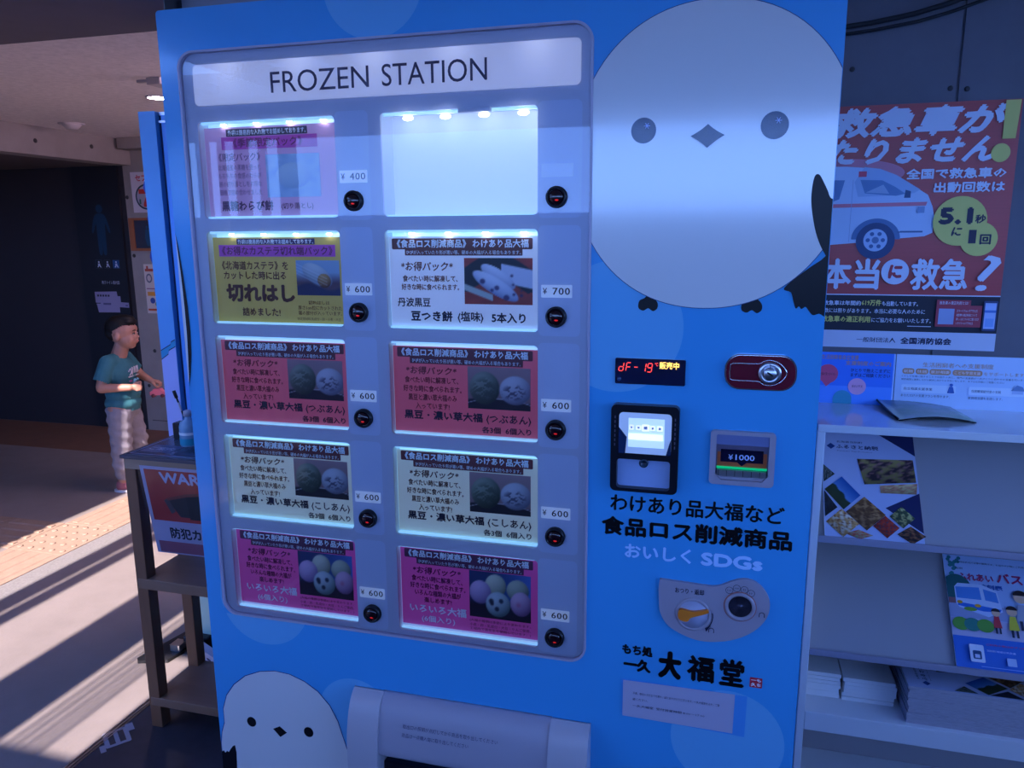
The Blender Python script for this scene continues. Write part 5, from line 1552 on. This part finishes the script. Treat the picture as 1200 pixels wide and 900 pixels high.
# hair
hp = [he((-.020, 0, .036), (.098, .083, .083)), he((-.054, 0, .005), (.062, .073, .064)), he((.042, 0, .074), (.046, .058, .022)), he((.005, 0, .098), (.070, .055, .024))]
ho = blob('hair', hp, hair, kid, .0045, 2)
me = ho.data; bm = bmesh.new(); bm.from_mesh(me)
def unhd(v): return ((v.x - KX) / KS, v.y / KS, (v.z - HZ + .004) / KS)
bad = []
for v in bm.verts:
    x, y, z = unhd(v.co)
    line = .018 + .034 * min(1, max(0, (x + .035) / .06))
    if (x > -.035 and z < line) or z < -.045 or (x > .088 and z < .07): bad.append(v)
bmesh.ops.delete(bm, geom=bad, context='VERTS'); bm.to_mesh(me); bm.free()
# face details
for s_ in (-1, 1):
    m = M(); m.ball(hd(.0755, s_ * .030, -.002), .0080, mat('eye_white', (.6, .55, .55), .3), 12, 8, (.45, 1.0, .50)); e = m.build('eye', kid, local=True)
    m = M(); m.ball(hd(.0800, s_ * .029, -.002), .0042, ink_black, 10, 6, (.4, 1, 1)); m.build('iris', e, local=True)
    m = M(); m.tube([hd(.0775, s_ * .043, .019), hd(.0835, s_ * .032, .022), hd(.0855, s_ * .018, .019)], [.0014, .0024, .0016], hair, 6); m.build('eyebrow', kid, local=True)
    m = M(); m.tube([hd(.0740, s_ * .0405, -.001), hd(.0805, s_ * .031, .0045), hd(.0825, s_ * .021, .001)], [.0012, .0020, .0012], hair, 6); m.build('eyelid', kid, local=True)
m = M(); m.tube([hd(.078, -.014, -.0535), hd(.0885, -.005, -.0530), hd(.0885, .005, -.0530), hd(.078, .014, -.0535)], [.0015, .0034, .0034, .0015], mat('lips', (.45, .13, .12), .5), 6); m.build('lips', kid, local=True)
# T-shirt
sp = [('e', (.006, 0, .585), (.094, .108, .080)), ('e', (-.002, 0, .700), (.086, .112, .098)), ('c', (-.009, -.074, .777), .041, (-.009, .074, .777), .041),
      ('e', (.000, 0, .525), (.096, .112, .060)), ('c', (.002, 0, .50), .088, (.002, 0, .62), .082),
      ('c', (-.022, -.090, .770), .045, (-.048, -.124, .672), .046), ('c', (-.004, .090, .770), .045, (.034, .122, .694), .044)]
so_ = blob('t_shirt', sp, shirt, kid, .005, 2)
me = so_.data; bm = bmesh.new(); bm.from_mesh(me)
bad = [v for v in bm.verts if v.co.z < .478 or (math.hypot(v.co.x - .010, v.co.y) < .048 and v.co.z > .790)
       or ((Vector(v.co) - Vector((-.048, -.124, .672))).dot(Vector((-.026, -.032, -.075)).normalized()) > .008 and v.co.y < -.075 and (Vector(v.co) - Vector((-.048, -.124, .672))).length < .075)
       or ((Vector(v.co) - Vector((.034, .122, .694))).dot(Vector((.038, .030, -.053)).normalized()) > .008 and v.co.y > .075 and (Vector(v.co) - Vector((.034, .122, .694))).length < .075)]
bmesh.ops.delete(bm, geom=bad, context='VERTS'); bm.to_mesh(me); bm.free()
# chest print: a curved patch of lettering strokes lying on the shirt front
def on_shirt(y, z):
    rz = ((z - .67) / .11)
    return .0935 * math.sqrt(max(.05, 1 - (y / .118) ** 2)) - .004 * rz * rz
pm = M()
def strokes(lines, col, r=.0035):
    for l in lines: pm.tube([(on_shirt(y, z) - .004, y, z) for y, z in l], r, col, 5)
wht, pnk = mat('print_white', (.65, .60, .70), .8), mat('print_blue', (.20, .45, .62), .8)
strokes([[(-.060, .712), (-.045, .728), (-.040, .705), (-.055, .690)], [(-.035, .690), (-.030, .735)], [(-.018, .700), (-.010, .735), (-.002, .700)], [(.010, .735), (.012, .700), (.028, .700)], [(.036, .735), (.038, .700), (.052, .702)], [(-.062, .682), (.05, .680)]], wht)
strokes([[(-.03, .650), (-.02, .662), (-.005, .655), (-.01, .640), (-.03, .642), (-.03, .650)], [(.01, .662), (.03, .650), (.015, .640)]], pnk, .007)
strokes([[(-.058, .655), (-.045, .660)]], mat('print_plum', (.30, .06, .16), .8), .006)
strokes([[(-.066, .560), (-.03, .557), (.03, .557), (.06, .560)], [(-.066, .575), (-.055, .590), (-.045, .574)], [(-.03, .574), (-.02, .590), (-.01, .574)], [(.005, .590), (.008, .574)]], wht, .003)
pm.build('chest_print', kid, local=True)
# trousers: baggy, gathered at the ankle
tp = [('e', (-.006, 0, .488), (.088, .106, .072)),
      ('c', (-.004, -.054, .47), .070, (-.006, -.062, .28), .058), ('c', (-.006, -.062, .28), .060, (-.016, -.064, .150), .050), ('c', (-.016, -.064, .150), .049, (-.018, -.062, .095), .036),
      ('c', (-.002, .056, .47), .070, (.032, .062, .30), .056), ('c', (.032, .062, .30), .058, (.030, .064, .155), .048), ('c', (.030, .064, .155), .047, (.026, .062, .095), .035)]
def folds(co):
    return (co.x + .0035 * math.sin(co.z * 95 + co.y * 60) , co.y + .0025 * math.sin(co.z * 120 + co.x * 50), co.z)
to_ = blob('trousers', tp, trous, kid, .006, 2, folds)
# shoes
for (x, y, mm, nm) in ((-.018, -.062, shoe_r, 'shoe'), (.027, .062, shoe_b, 'shoe')):
    s1 = blob(nm, [('e', (x - .008, y, .042), (.034, .028, .034)), ('e', (x + .035, y, .030), (.050, .029, .022)), ('c', (x - .018, y, .030), .026, (x + .055, y, .026), .022)], mm, kid, .005, 2)
    m = M(); m.prism([(p[0] + x + .018, p[1] + y) for p in ell(0, 0, .075, .032, 28)], 0.001, .014, sole, WORLD); m.build('sole', s1, .004, local=True)
    m = M()
    for k in range(3): m.tube([(x + .022 + .013 * k, y - .020, .040 - .003 * k), (x + .024 + .013 * k, y, .055 - .004 * k), (x + .022 + .013 * k, y + .020, .040 - .003 * k)], .0028, sole, 6)
    m.build('laces', s1, local=True)
# pink toy in the left hand
toy = M()
c_, s_ = math.cos(ROT), math.sin(ROT)
def kw(x, y, z): return (BX + x * c_ - y * s_, BY + x * s_ + y * c_, z)
toy = thing('toy', 'small pink toy car held in the left hand of the child', 'toy', kw(.16, .10, .53))
m = M(); m.prism([(-.045, -.016), (.048, -.016), (.048, .002), (.026, .006), (.012, .022), (-.022, .022), (-.034, .006), (-.045, .004)], -.020, .020, toy_p, Frame(kw(.165, .105, .560), (c_, s_, 0), (0, 0, 1)))
m.build('toy_body', toy, .004)
for dx in (-.026, .028):
    m = M(); m.cyl(Vector(kw(.165 + dx, .105 - .024, .541)), Vector(kw(.165 + dx, .105 + .024, .541)), .011, mat('toy_wheel', (.12, .02, .04), .5), n=16); m.build('wheel', toy)
